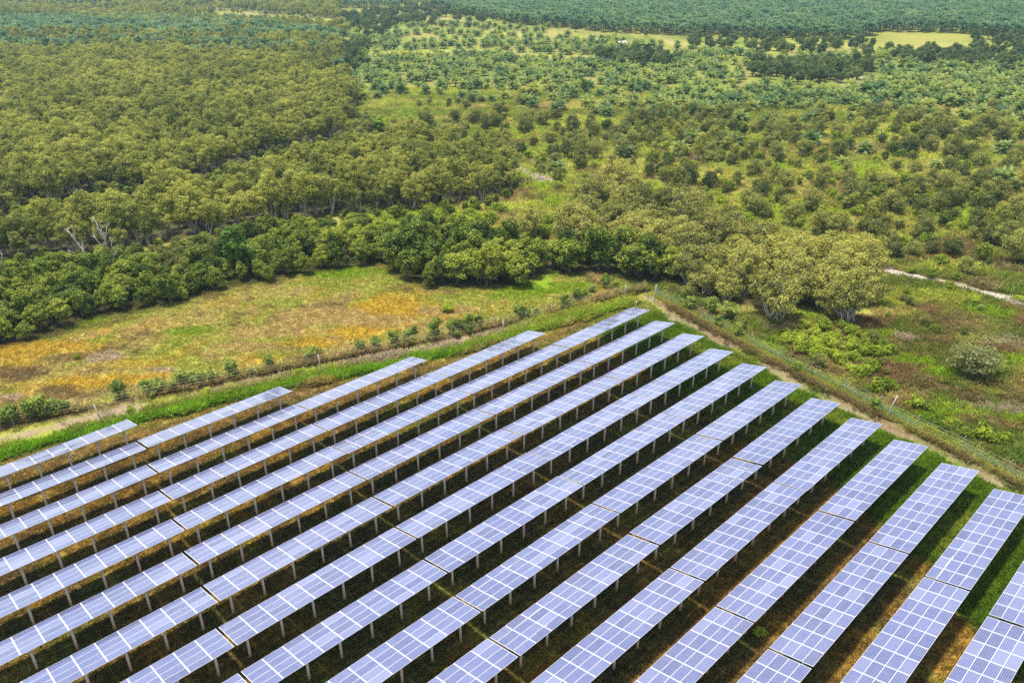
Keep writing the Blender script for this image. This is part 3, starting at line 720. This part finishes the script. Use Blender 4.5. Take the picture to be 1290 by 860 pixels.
T1 = P((-20, 62), (160, 64), (165, 56), (60, 54), (-20, 56)); T2 = P((90, 34), (200, 40), (440, 46), (440, 38), (250, 28), (90, 22)); T5 = P((-20, 26), (120, 24), (300, 20), (430, 26), (430, 8), (200, 5), (-20, 10)); T3 = P((440, 40), (470, 52), (520, 34), (600, 20), (560, 12), (430, 20)); T4 = P((430, 92), (450, 90), (470, 56), (430, 62), (380, 66), (385, 80))
PLANT3 = P((-20, 14), (180, 8), (560, 12), (600, -9), (-20, -9))
PLANT5 = P((-20, 80), (160, 76), (300, 82), (430, 100), (430, 60), (300, 44), (100, 48), (-20, 50))
# --- paperbark forest, two blocks with a cleared strip between them
GAPF = P((-60, 300), (0, 272), (67, 264), (131, 240), (250, 230), (303, 211), (357, 191), (430, 176), (430, 200), (300, 242), (250, 253), (140, 281), (70, 296), (-60, 325))
pa = scatter(FOREST_A, 3.9, .5, 70, 21)
pb = scatter(FOREST_B, 3.9, .5, 70, 22)
gr = np.concatenate([scatter(GROVE, 5.6, .45, 70, 23), scatter(GROVE2, 5.8, .5, 70, 26)])
nb, rb_ = nearest(pb, 185)
na_, ra = nearest(pa, 75)
gf = scatter(GAPF, 3.2, .6, 30, 24, lambda x, y: .8 + 0 * x)
instancer('understorey', gf, np.random.default_rng(25).uniform(.25, .6, len(gf)), [merged(*v) for v in BROADV[:4]], 'leafy undergrowth in the strip between the two forest blocks', tilt=.05)
stand('paperbark_tree', 'tree', nb, PAPER, .62, 1.22, 'olive green paperbark with pale stems in the nearer strip of forest left of centre', 'paperbarks in the nearer forest strip', 31)
stand('paperbark_tree', 'tree', na_, PAPER, .75, 1.12, 'olive green paperbark with pale stems along the front of the big forest block upper left', 'paperbarks along the front of the far forest block', 32)
r = np.random.default_rng(33); rest = np.concatenate([rb_, ra, scatter(T2, 5.5, .5, 20, 84), scatter(PLANT5, 6.0, .5, 20, 188, lambda x, y: .85 * sstep(.56, .44, fbm(x, y * 2, 60, 175))), scatter(PLANT3, 7.0, .5, 20, 189, lambda x, y: .45 * sstep(.5, .4, fbm(x, y, 90, 171))), scatter(T5, 6.0, .5, 20, 85, lambda x, y: sstep(.42, .5, fbm(x, y * 2.5, 70, 303)))])
instancer('paperbark_forest', rest, r.uniform(.65, 1.25, len(rest)), [merged(*v) for v in PAPER] + [merged(*v) for v in BROADV[:1]], 'wide olive green paperbark forest filling the upper left', tilt=.05)
gs = gr[np.argsort(proj(gr[:, 0], gr[:, 1])[0])]
r = np.random.default_rng(34)
for i, p in enumerate(gs):
    plant('grove_paperbark', 'tree', p, GROVEV[int(r.integers(len(GROVEV)))], r.uniform(.62, 1.12), 'yellowish paperbark of the grove beyond the fence corner, %s counting from its left end' % ordinal(i), 'paperbarks in the grove beyond the fence corner', r)
for (px, py, s, lab) in ((975, 402, 1.15, 'big paperbark with many bare pale limbs at the front of the grove'), (1066, 404, 1.05, 'broad low paperbark at the right front corner of the grove, dark trunk base'),
                         (735, 283, .95, 'dark rounded paperbark standing apart at the left end of the grove'), (665, 305, .8, 'thin pale paperbark in the clearing left of the dark rounded one')):
    plant('grove_paperbark', 'tree', at(px, py), GROVEV[0 if px == 975 else int(r.integers(len(GROVEV)))], s, lab, None, r)
gcm, gC = crown_mesh('grey_tree_crown', M_GREY, 61, 3.3, 5.6, .7, 40, 80, .40, .16, .28, .8, -.6)
plant('grey_tree', 'tree', at(1225, 474), (gcm, trunk_mesh('grey_tree_trunk', M_BARKD, 61, gC, 9, .4, .10, .5, .8)), 1.2, 'lone grey green round tree with dark base in the right scrubland', None, r)

# --- broad leaved belt and clumps
bl = scatter(BELT, 3.2, .5, 70, 41)
px_, py_ = proj(bl[:, 0], bl[:, 1])
r = np.random.default_rng(42)
for p in bl:
    lime = fbm(np.array([p[0]]), np.array([p[1]]), 16, 5)[0] > .52
    plant('broadleaf_tree', 'tree', p, BROADV[int(r.integers(len(BROADV)))], r.uniform(.42, .98), 'low leafy green tree in the dense belt behind the orange meadow', 'leafy trees in the belt behind the meadow', r)
cc = scatter(CLUMP_C, 3.5, .45, 60, 43)
for p in cc: plant('broadleaf_tree', 'tree', p, BROADV[int(r.integers(len(BROADV)))], r.uniform(.7, 1.35), 'tall leafy tree of the dense clump at the right end of the meadow', 'leafy trees of the clump at the meadow end', r)
cd = scatter(CLUMP_D, 3.8, .45, 60, 44)
for p in cd: plant('broadleaf_tree', 'tree', p, BROADV[int(r.integers(len(BROADV)))], r.uniform(.75, 1.4), 'tall leafy tree of the dark clump behind the fence corner', 'leafy trees of the clump behind the fence corner', r)
SM = P((560, 300), (700, 310), (690, 262), (600, 258), (540, 268), (450, 292), (490, 300))
UF = P((-60, 345), (0, 336), (90, 325), (150, 323), (220, 308), (300, 293), (380, 283), (440, 276), (530, 270), (600, 262), (650, 245), (650, 252), (600, 270), (530, 279), (440, 288), (380, 296), (300, 306), (220, 322), (150, 336), (0, 352), (-60, 362))
uf = scatter(UF, 3.0, .6, 10, 47, lambda x, y: .85 + 0 * x)
for p in uf: plant('understorey_bush', 'bush', p, BROADV[int(r.integers(7))], r.uniform(.3, .6), 'leafy bush at the foot of the nearer forest strip', 'bushes at the foot of the forest strip', r)
sm = scatter(SM, 3.5, .55, 10, 45, lambda x, y: .15 + .95 * sstep(.40, .56, fbm(x, y, 12, 145)))
for p in sm: plant('leafy_bush', 'bush', p, LIMEV[int(r.integers(5))], r.uniform(.8, 1.5), 'low bright bush in the clearing between forest strip and clump', 'low bushes in the clearing', r)
sm = scatter(P((150, 345), (310, 338), (315, 298), (160, 318)), 2.7, .5, 10, 46)
for p in sm: plant('olive_bush', 'bush', p, SCRUBV[int(r.integers(6))], r.uniform(.35, .6), 'low olive bush in the hollow behind the leafy belt', 'low olive bushes behind the leafy belt', r)
# tall single green trees
cm, C = crown_mesh('tall_tree_crown', M_GTREE, 71, 2.4, 9.0, 1.5, 40, 70, .55, .36, .30, .9, -.7)
plant('tall_tree', 'tree', at(307, 345), (cm, trunk_mesh('tall_tree_trunk', M_BARKD, 71, C, 4, .8, .14)), 1.2, 'tall fresh green tree rising above the leafy belt', None, r)
for (px, py, s, lab) in ((125, 352, .62, 'small fresh green tree in front of the dead trees'), (58, 358, .6, 'small fresh green tree at the left part of the leafy belt'), (478, 172, 1.0, 'blue green rounded tree by the forest corner'), (735, 118, .7, 'pale green feathery tree among the young palms')):
    plant('green_tree', 'tree', at(px, py), (cm, BROADV[0][1]), s, lab, None, r)

# --- open land: scrub
def dens(x, y):
    n = fbm(x, y, 34, 111); px, py = proj(x, y)
    d = sstep(.47, .60, n) * .55 + .09
    d = d + .25 * ((px < 730) & (py > 150)) + .5 * ((py > 226) & (px > 830)) + .25 * ((py > 150) & (py < 190) & (px > 960))
    d = d * np.where(py < 150, .4, 1)
    return d
SCR = P((435, 142), (700, 118), (900, 150), (1330, 140), (1330, 330), (1180, 335), (1110, 330), (1010, 296), (900, 272), (800, 262), (745, 262), (700, 240), (660, 205), (560, 186), (440, 180))
sp_ = scatter(SCR, 4.4, .55, 40, 51, dens)
rq = np.random.default_rng(54).uniform(0, 1, len(sp_))
mixb, mixl, mixp, sp_ = sp_[rq < .12], sp_[(rq >= .12) & (rq < .30)], sp_[(rq >= .30) & (rq < .42)], sp_[rq >= .42]
instancer('pale_scrub', mixp, np.random.default_rng(57).uniform(.5, .85, len(mixp)), [merged(*v) for v in PAPER], 'pale olive young paperbarks dotted among the scrub trees', tilt=.05)
instancer('leafy_thicket', mixb, np.random.default_rng(55).uniform(.45, .8, len(mixb)), [merged(*v) for v in BROADV], 'mid green leafy bushes dotted among the scrub trees', tilt=.05)
instancer('low_shrubs', mixl, np.random.default_rng(56).uniform(.6, 1.4, len(mixl)), [merged(*v) for v in LIMEV], 'low yellow green shrubs dotted among the scrub trees', tilt=.05)
ns, rs = nearest(sp_, 280)
stand('scrub_tree', 'tree', ns, SCRUBV, .42, 1.25, 'dark olive rounded scrub tree on the open grassland right of centre', 'scrub trees on the open grassland', 52)
instancer('far_scrub', rs, np.random.default_rng(53).uniform(.5, 1.3, len(rs)), [merged(*v) for v in SCRUBV], 'dark olive scrub dotted over the far grassland', tilt=.05)

def off_strips(x, y, a=9, b=20):
    k = np.ones(len(x))
    for ln in FARSTRIPS: k = k * sstep(a, b, poly_dist(x, y, ln) + (fbm(x, y, 40, 311) - .5) * 22)
    return .06 + .94 * k
# --- palms
PLANT4 = P((440, 60), (430, 40), (560, 30), (700, 42), (900, 58), (960, 70), (860, 76), (640, 60))
YP1 = P((430, 100), (470, 62), (640, 58), (860, 76), (940, 92), (930, 130), (860, 150), (740, 150), (640, 135), (520, 118), (440, 130))
YP2 = P((1100, 100), (1330, 100), (1330, 158), (1200, 152), (1080, 140), (960, 140), (870, 150), (870, 122), (960, 112), (1060, 118))
yp = np.concatenate([scatter(YP1, 7.6, .35, 20, 61, lambda x, y: off_strips(x, y) * (.55 + .7 * (fbm(x, y, 50, 141) - .2))), scatter(YP2, 7.2, .3, 20, 62, lambda x, y: .88 + 0 * x),
                     scatter(PLANT4, 9.5, .45, 20, 166, lambda x, y: off_strips(x, y) * sstep(.36, .5, fbm(x, y * 2, 60, 173))), scatter(P((860, 64), (985, 74), (1100, 66), (1330, 72), (1330, 104), (1100, 100), (1085, 84), (940, 84), (860, 80)), 8.5, .4, 20, 170, lambda x, y: .75 + 0 * x), scatter(P((700, 235), (1000, 200), (1290, 260), (1290, 150), (700, 140)), 22, .5, 10, 63, lambda x, y: .45 + 0 * x)])
ny_, ry_ = nearest(yp, 290)
stand('oil_palm', 'palm', ny_, YPALMV, .85, 1.35, 'young oil palm with arching light green fronds on the open land', 'young oil palms on the open land', 64)
if len(ry_): instancer('young_palm_rows', ry_, np.random.default_rng(65).uniform(.9, 1.4, len(ry_)), [merged(*v) for v in YPALMV], 'far rows of young oil palms', tilt=.05)
PLANT = P((560, 14), (640, 29), (760, 41), (900, 47), (1085, 51), (1105, 41), (1200, 42), (1330, 52), (1330, -9), (600, -9))
PLANT2 = P((-20, 50), (110, 50), (300, 46), (420, 60), (440, 52), (320, 34), (130, 30), (-20, 28))
pp = np.concatenate([scatter(PLANT5, 8.5, .4, 20, 167, lambda x, y: .75 * sstep(.42, .55, fbm(x, y * 2, 60, 175))), scatter(PLANT, 8.0, .2, 20, 66), scatter(PLANT2, 8.0, .35, 20, 67), scatter(PLANT3, 9, .4, 20, 68, lambda x, y: sstep(.35, .55, fbm(x, y, 90, 171)))])
instancer('palm_plantation', pp, np.random.default_rng(69).uniform(.9, 1.25, len(pp)), [merged(*v) for v in PALMV], 'dense dark teal oil palm plantation along the top of the view', tilt=.04)

# --- dark tree groups far out
for poly, lab, grp, seed in ((DARK1, 'dark dense tree of the long group behind the palms beside the pale track', 'dark trees beside the pale track', 71), (DARK2, 'dark dense tree of the row below the yellow field upper right', 'dark trees below the yellow field', 72), (DARK3, 'dark dense tree of the small group by the far hut', 'dark trees by the far hut', 73)):
    q = scatter(poly, 7.0, .4, 30, seed)
    stand('dark_tree', 'tree', q, DARKV, .75, 1.1, lab, grp, seed + 10)
fq = np.concatenate([scatter(t, 6.5, .45, 20, 80 + i) for i, t in enumerate((T1, T4))] + [scatter(T3, 8.0, .5, 20, 194, lambda x, y: off_strips(x, y) * sstep(.40, .52, fbm(x, y * 2, 60, 195)))] + [scatter(P((870, 52), (1092, 55), (1092, 66), (985, 74), (870, 66)), 10, .5, 10, 191, lambda x, y: .6 + 0 * x), scatter(P((1222, 46), (1330, 54), (1330, 74), (1222, 68)), 12, .5, 10, 192), scatter(P((420, 36), (640, 24), (1000, 70), (1290, 95), (1290, 70), (980, 48), (640, 40)), 26, .6, 10, 90)])
instancer('far_woodland', fq, np.random.default_rng(91).uniform(.7, 1.15, len(fq)), [merged(*v) for v in DARKV + BROADV[:2]], 'dark bands of far trees between the plantations', tilt=.05)

def along(line, step):
    out, carry = [], 0
    for (ax, ay), (bx, by) in zip(line[:-1], line[1:]):
        l = math.hypot(bx - ax, by - ay); s = carry
        while s < l: out.append((ax + (bx - ax) * s / l, ay + (by - ay) * s / l)); s += step
        carry = s - l
    return out
# --- shrubs along the fences, counted from the left
FS = [(8, 540, 1.0), (22, 536, 1.1), (40, 532, 1.15), (57, 529, 1.2), (72, 525, 1.0), (84, 521, .7), (152, 505, 1.0), (186, 499, .8), (199, 496, 1.1), (231, 489, 1.0), (243, 487, .8), (254, 486, .7), (270, 483, .7), (291, 477, 1.0), (340, 467, .8), (392, 456, .9), (404, 453, .6),
      (452, 446, .9), (473, 442, .7), (496, 437, 1.0), (514, 433, 1.05), (522, 431, .8), (549, 427, 1.0), (568, 424, .9), (579, 421, 1.05), (590, 419, .9), (601, 415, .9), (655, 404, 1.0), (664, 402, .8), (676, 400, .6), (712, 389, 1.0), (727, 385, .9), (738, 381, .8), (745, 371, .7), (764, 366, .9), (775, 366, .6)]
for i, (px, py, s) in enumerate(FS):
    plant('fence_shrub', 'shrub', at(px, py - 3), SHRUBV[int(r.integers(6))], s * 1.12, 'leafy shrub grown into the left fence, %s counting from the left' % ordinal(i), 'shrubs along the left fence', r)
fe = along(LFENCE, 2.6)
for x, y in fe:
    px, py = proj(x, y)
    if -20 < px < 800 and r.uniform() < .62:
        plant('fence_sapling', 'shrub', (x + r.normal(0, .5), y + r.normal(0, .5) + .4), SHRUBV[int(r.integers(6))], r.uniform(.28, .68), 'small leafy sapling between the bigger shrubs of the left fence', 'saplings between the shrubs of the left fence', r)
rs2 = scatter(SCRUBLAND, 5.2, .6, 10, 97, lambda x, y: .24 + .7 * sstep(.44, .58, fbm(x, y, 12, 245)))
for q in rs2: plant('scrubland_bush', 'bush', q, (SCRUBV + LIMEV + SHRUBV)[int(r.integers(17))], r.uniform(.22, .62), 'low bush in the rough grass right of the netting fence', 'low bushes in the rough grass right of the fence', r)
RS = [(868, 390, 1.3, 'dark round shrub just right of the fence corner'), (905, 412, 1.0, 'pale topped sapling by the netting, nearer the fence corner'), (928, 424, .95, 'pale topped sapling by the netting, farther from the fence corner'), (1003, 470, .9, 'dark upright shrub on the bank beyond the row ends'),
      (1101, 519, .95, 'yellow green shrub left of the leaning fence post'), (1040, 497, .35, 'tiny shrub on the right bank'), (918, 402, 1.5, 'olive bush in front of the grove, left of the bare limbed paperbark'), (895, 396, 1.2, 'shaded olive bush under the left front of the grove')]
for px, py, s, lab in RS: plant('fence_shrub', 'shrub', at(px, py), SHRUBV[int(r.integers(6))], s, lab, None, r)
for px, py, s, lab in ((165, 519, .5, 'small bush on the left track, nearer the left edge'), (189, 514, .42, 'small bush on the left track between two others'), (262, 497, .62, 'small bush beside the left track below the fence shrubs'), (378, 472, .55, 'small bush at the ditch beside the left track'), (566, 392, .9, 'round green bush alone in the meadow by the orange patch'), (97, 452, .4, 'tiny bush alone in the left of the meadow'), (565, 849, .42, 'green weed clump under the nearest rows'), (958, 799, .5, 'bright weed clump between rows near the bottom right')):
    plant('small_bush', 'bush', at(px, py), LIMEV[int(r.integers(5))], s, lab, None, r)
LB = P((985, 425), (1020, 410), (1060, 412), (1115, 430), (1118, 455), (1090, 478), (1125, 490), (1120, 505), (1070, 470), (1030, 455), (990, 440))
lb = scatter(LB, 2.7, .35, 10, 95); lb = lb[np.argsort(proj(lb[:, 0], lb[:, 1])[0])]
for i, p in enumerate(lb): plant('lime_bush', 'bush', p, LIMEV[int(r.integers(5))], r.uniform(.75, 1.15), 'lime green bush of the thicket right of the fence, %s counting from the left' % ordinal(i), 'lime green bushes of the right thicket', r)
for i, (px, py, s) in enumerate(((1153, 512, .95), (1166, 516, .55), (1198, 536, .8), (1213, 548, .6), (1236, 553, 1.1), (1262, 556, .9), (1122, 488, .7), (1090, 382, .5), (1160, 370, .6), (1229, 380, .7), (1148, 344, .8), (1172, 350, .9), (1196, 362, .8), (1283, 380, .7), (1202, 352, .7))):
    plant('lime_bush', 'bush', at(px, py), LIMEV[int(r.integers(5))], s, 'single bright bush scattered over the right scrubland', 'single bushes over the right scrubland', r)
for i, (px, py, s) in enumerate(((1078, 325, 1.0), (1125, 325, .95), (1150, 322, .75), (1215, 345, .9), (1275, 330, 1.2), (1165, 300, .9), (1245, 305, 1.0), (1100, 300, 1.1), (1050, 300, 1.1), (1290, 312, .8))):
    plant('scrub_tree', 'tree', at(px, py), SCRUBV[int(r.integers(6))], s, 'rounded scrub tree standing behind the pale gravel track', 'scrub trees behind the gravel track', r)

# --- dead trees
def dead(name, loc, arms, lab):
    g_ = Geo()
    for pts, r0 in arms:
        n = len(pts); g_.tube(pts, [r0 * (1 - .8 * i / (n - 1)) for i in range(n)], 6)
        for q in range(1, n):
            a, b = Vector(pts[q - 1]), Vector(pts[q])
            for k in range(3):
                m = a.lerp(b, random.uniform(.2, .95)); d = (b - a).normalized() * .6 + Vector((random.uniform(-1, 1), random.uniform(-.7, .7), random.uniform(.1, .8)))
                ln = random.uniform(.7, 1.9) * (1.15 - .5 * q / n); e = m + d.normalized() * ln
                g_.tube([m, m.lerp(e, .5) + Vector((0, 0, .08)), e], [r0 * .38, r0 * .26, r0 * .1], 5)
                for kk in range(2):
                    e2 = m.lerp(e, .6) + (d.normalized() + Vector((random.uniform(-.8, .8), random.uniform(-.8, .8), random.uniform(0, .8)))).normalized() * ln * .5
                    g_.tube([m.lerp(e, .55), e2], [r0 * .2, r0 * .07], 4)
    o = bpy.data.objects.new(name, g_.mesh(name, [M_DEAD], True)); link(o); o.location = (*loc, 0)
    return tag(o, lab, 'dead tree')
dead('dead_tree', at(139, 334), [([(0, 0, -.3), (-.1, 0, 3), (.1, .2, 5.5), (-.6, .2, 8), (-1.0, .3, 9.6)], .24), ([(.1, .2, 5.3), (.8, .1, 7.0), (1.2, .2, 8.6)], .14), ([(-.1, 0, 3.4), (-1.6, .3, 5.2), (-2.2, .4, 6.8)], .13), ([(0, 0, 2.2), (1.2, -.2, 3.6), (1.6, -.2, 5.4)], .12), ([(-.3, .2, 6.8), (.1, .2, 8.6)], .08), ([(0, 0, 1.2), (1.6, .2, 2.4), (2.2, 0, 3.2)], .10)], 'bare forked white dead tree, upright, at the forest front')
dead('dead_tree', at(118, 334), [([(0, 0, -.3), (-1.6, .3, 3.2), (-2.9, .4, 5.8), (-3.9, .4, 7.9)], .20), ([(-2.6, .4, 5.2), (-2.6, .5, 6.8)], .07), ([(-1.5, .3, 3), (-1.4, .3, 4.8)], .07)], 'bare leaning white dead trunk left of the upright dead tree')
dead('fallen_trunk', at(112, 334), [([(0, 0, .4), (-2.5, .3, 1.5), (-5.2, .5, 2.4)], .20), ([(.2, -.4, .3), (-2.2, -.4, 1.0), (-4.8, -.2, 1.7)], .16), ([(.3, .5, .6), (-2.0, .8, 1.9), (-4.0, 1.0, 2.9)], .14)], 'grey fallen trunks lying below the leaning dead tree')
dead('dead_tree', at(4, 345), [([(0, 0, -.2), (.1, 0, 2.2), (-.5, .1, 4.2)], .16), ([(.1, 0, 2), (.9, 0, 3.6), (1.0, .1, 4.4)], .11), ([(0, 0, 1.2), (1.0, 0, 2.0)], .09)], 'small bare white dead tree at the left edge')

# ================================================================== FENCES AND POLES
m_net = plain('green_netting', (.12, .30, .25), .7)
m_wire = plain('fence_wire', (.42, .40, .37), .6)
m_pole = plain('pale_concrete', (.42, .38, .33), .9)
def fence(name, line, lab, step, net):
    pts = along(line, step); o = thing(name, lab, 'fence', (*pts[0], 0))
    x0, y0 = pts[0]
    rr = np.random.default_rng(7)
    H_ = []
    for i, (x, y) in enumerate(pts):
        z = gz(x, y); H_.append(z)
        g_ = Geo(); g_.tube([(0, 0, -.3), (0, 0, 1.0), (0, 0, 1.95), (.18, -.1, 2.2)], [.06, .055, .055, .05], 6)
        q = part('post', g_.mesh('post', [m_pole]), o, (x - x0, y - y0, z)); q.rotation_euler = (rr.normal(0, .05), rr.normal(0, .05), 0)
    g_ = Geo()
    for h in ((.3, .8, 1.3, 1.8)): g_.tube([(x - x0, y - y0, z + h) for (x, y), z in zip(pts, H_)], [.012] * len(pts), 4)
    part('wire', g_.mesh('wire', [m_wire]), o)
    if net:
        g_ = Geo()
        for (ax, ay), (bx, by), za in zip(pts[:-1], pts[1:], H_):
            if rr.uniform() < .35: continue
            top = rr.uniform(.9, 1.4)
            for h in np.arange(.15, top, .16): g_.tube([(ax - x0, ay - y0, za + h), ((ax + bx) / 2 - x0, (ay + by) / 2 - y0, za + h + rr.uniform(-.15, .02)), (bx - x0, by - y0, za + h)], [.012] * 3, 4)
            for t in np.arange(0, 1, .16 / step): g_.tube([(ax + (bx - ax) * t - x0, ay + (by - ay) * t - y0, za + .1), (ax + (bx - ax) * t - x0, ay + (by - ay) * t - y0, za + top)], [.009, .009], 3)
        part('netting', g_.mesh('netting', [m_net]), o)
    return o
fence('wire_fence', LFENCE, 'wire fence on thin posts along the left track, overgrown with shrubs', 8.0, False)
fence('netting_fence', RFENCE, 'blue green netting fence on the bank beyond the row ends', 6.0, True)
for (px, py, h, lx, lab) in ((130, 534, 3.4, -.55, 'leaning grey pole in the ditch behind the shortest solar row'), (405, 471, 3.6, -.12, 'pale pole in the ditch behind the second row end'), (634, 423, 3.2, .0, 'pale pole in the ditch left of the third row end'), (787, 375, 2.7, .0, 'thin pale pole by the left track near the fence corner'), (824, 383, 3.6, .12, 'tall pale pole at the corner where both fences meet'), (1117, 526, 3.4, .75, 'pale pole leaning right on the right bank'), (801, 387, 1.3, .1, 'short stick behind the top solar row')):
    x, y = at(px, py); g_ = Geo(); g_.tube([(0, 0, -.3), (lx * .5, 0, h * .5), (lx, 0, h)], [.10, .095, .085], 8)
    o = bpy.data.objects.new('concrete_pole', g_.mesh('concrete_pole', [m_pole], True)); link(o); o.location = (x, y, gz(x, y)); tag(o, lab, 'pole')

# --- far hut
x, y = at(783, 60); o = thing('hut', 'tiny pale roofed hut among dark trees far out', 'hut', (x, y, 0), .4)
g_ = Geo(); g_.box(-2.5, 2.5, -2, 2, 0, 2.6); part('wall', g_.mesh('wall', [plain('hut_wall', (.5, .45, .4), .9)]), o)
g_ = Geo(); g_.quad((-3, -2.6, 2.5), (3, -2.6, 2.5), (3, 0, 4.0), (-3, 0, 4.0)); g_.quad((3, 2.6, 2.5), (-3, 2.6, 2.5), (-3, 0, 4.0), (3, 0, 4.0)); part('roof', g_.mesh('roof', [plain('hut_roof', (.75, .70, .70), .6)]), o)

# ================================================================== LIGHT, AIR, CAMERA
sd = Vector((-.20, .03, .96)).normalized()
el = math.asin(sd.z); az = math.atan2(sd.x, sd.y)
CLOUD = 6.0
w = bpy.data.worlds.new('World'); SC.world = w; w.use_nodes = True
nt = w.node_tree; nt.nodes.clear()
sky = nt.nodes.new('ShaderNodeTexSky'); sky.sky_type = 'NISHITA'; sky.sun_disc = False
sky.sun_elevation = el; sky.sun_rotation = az; sky.air_density = 1.2; sky.dust_density = 3.0; sky.altitude = 50
bg = nt.nodes.new('ShaderNodeBackground'); bg.inputs[1].default_value = .135
wo = nt.nodes.new('ShaderNodeOutputWorld'); tc = nt.nodes.new('ShaderNodeTexCoord'); sx = nt.nodes.new('ShaderNodeSeparateXYZ'); nt.links.new(tc.outputs['Generated'], sx.inputs[0])
zz = math_n(nt, 'MAXIMUM', sx.outputs[2], .06)
cv = nt.nodes.new('ShaderNodeCombineXYZ'); nt.links.new(math_n(nt, 'DIVIDE', sx.outputs[0], zz), cv.inputs[0]); nt.links.new(math_n(nt, 'DIVIDE', sx.outputs[1], zz), cv.inputs[1])
cn = N(nt, 'ShaderNodeTexNoise', i_Scale=.9, i_Detail=6.0, i_Roughness=.6); nt.links.new(cv.outputs[0], cn.inputs['Vector'])
cf = math_n(nt, 'MULTIPLY', math_n(nt, 'SUBTRACT', cn.outputs['Fac'], .42), 5.0, clamp=True)
skyc = mix_c(nt, math_n(nt, 'MULTIPLY', cf, .85), sky.outputs[0], (CLOUD, CLOUD * 1.02, CLOUD * 1.08))
nt.links.new(skyc, bg.inputs[0]); nt.links.new(bg.outputs[0], wo.inputs[0])
sl = bpy.data.lights.new('sun', 'SUN'); sl.energy = 4.2; sl.angle = math.radians(5.0); sl.color = (1.0, .95, .86)
so = bpy.data.objects.new('sun', sl); link(so); so.rotation_euler = sd.to_track_quat('Z', 'Y').to_euler()

mh, nt, out = new_mat('haze')
pv = N(nt, 'ShaderNodeVolumePrincipled'); pv.inputs['Density'].default_value = .00013; pv.inputs['Color'].default_value = (.42, .66, .70, 1); pv.inputs['Anisotropy'].default_value = .2
nt.links.new(pv.outputs[0], out.inputs['Volume'])
g_ = Geo(); g_.box(-2700, 2700, -220, 4700, -1.6, 64); o = bpy.data.objects.new('haze', g_.mesh('haze', [mh])); link(o); tag(o, 'thin pale haze in the air over the land', None, None, 'stuff')

cam = bpy.data.cameras.new('camera'); cam.sensor_width = 36; cam.lens = F / 1290 * 36; cam.clip_start = .5; cam.clip_end = 20000
co = bpy.data.objects.new('camera', cam); link(co)
co.matrix_world = Matrix.Translation((0, 0, CAMH)) @ Matrix.Rotation(math.pi / 2 - PITCH, 4, 'X') @ Matrix.Rotation(-ROLL, 4, 'Z')
SC.camera = co

SC.view_settings.view_transform = 'Standard'; SC.view_settings.look = 'None'; SC.view_settings.gamma = 1; SC.view_settings.exposure = 1.22
SC.cycles.use_adaptive_sampling = False; SC.cycles.max_bounces = 6; SC.cycles.diffuse_bounces = 3; SC.cycles.glossy_bounces = 3; SC.cycles.transmission_bounces = 3; SC.cycles.volume_bounces = 0
SC.cycles.caustics_reflective = False; SC.cycles.caustics_refractive = False
SC.cycles.use_denoising = False; SC.cycles.denoiser = 'OPENIMAGEDENOISE'; SC.cycles.denoising_input_passes = 'RGB_ALBEDO_NORMAL'; SC.cycles.denoising_prefilter = 'ACCURATE'
print('tables', ntab, 'objects', len(SC.objects))
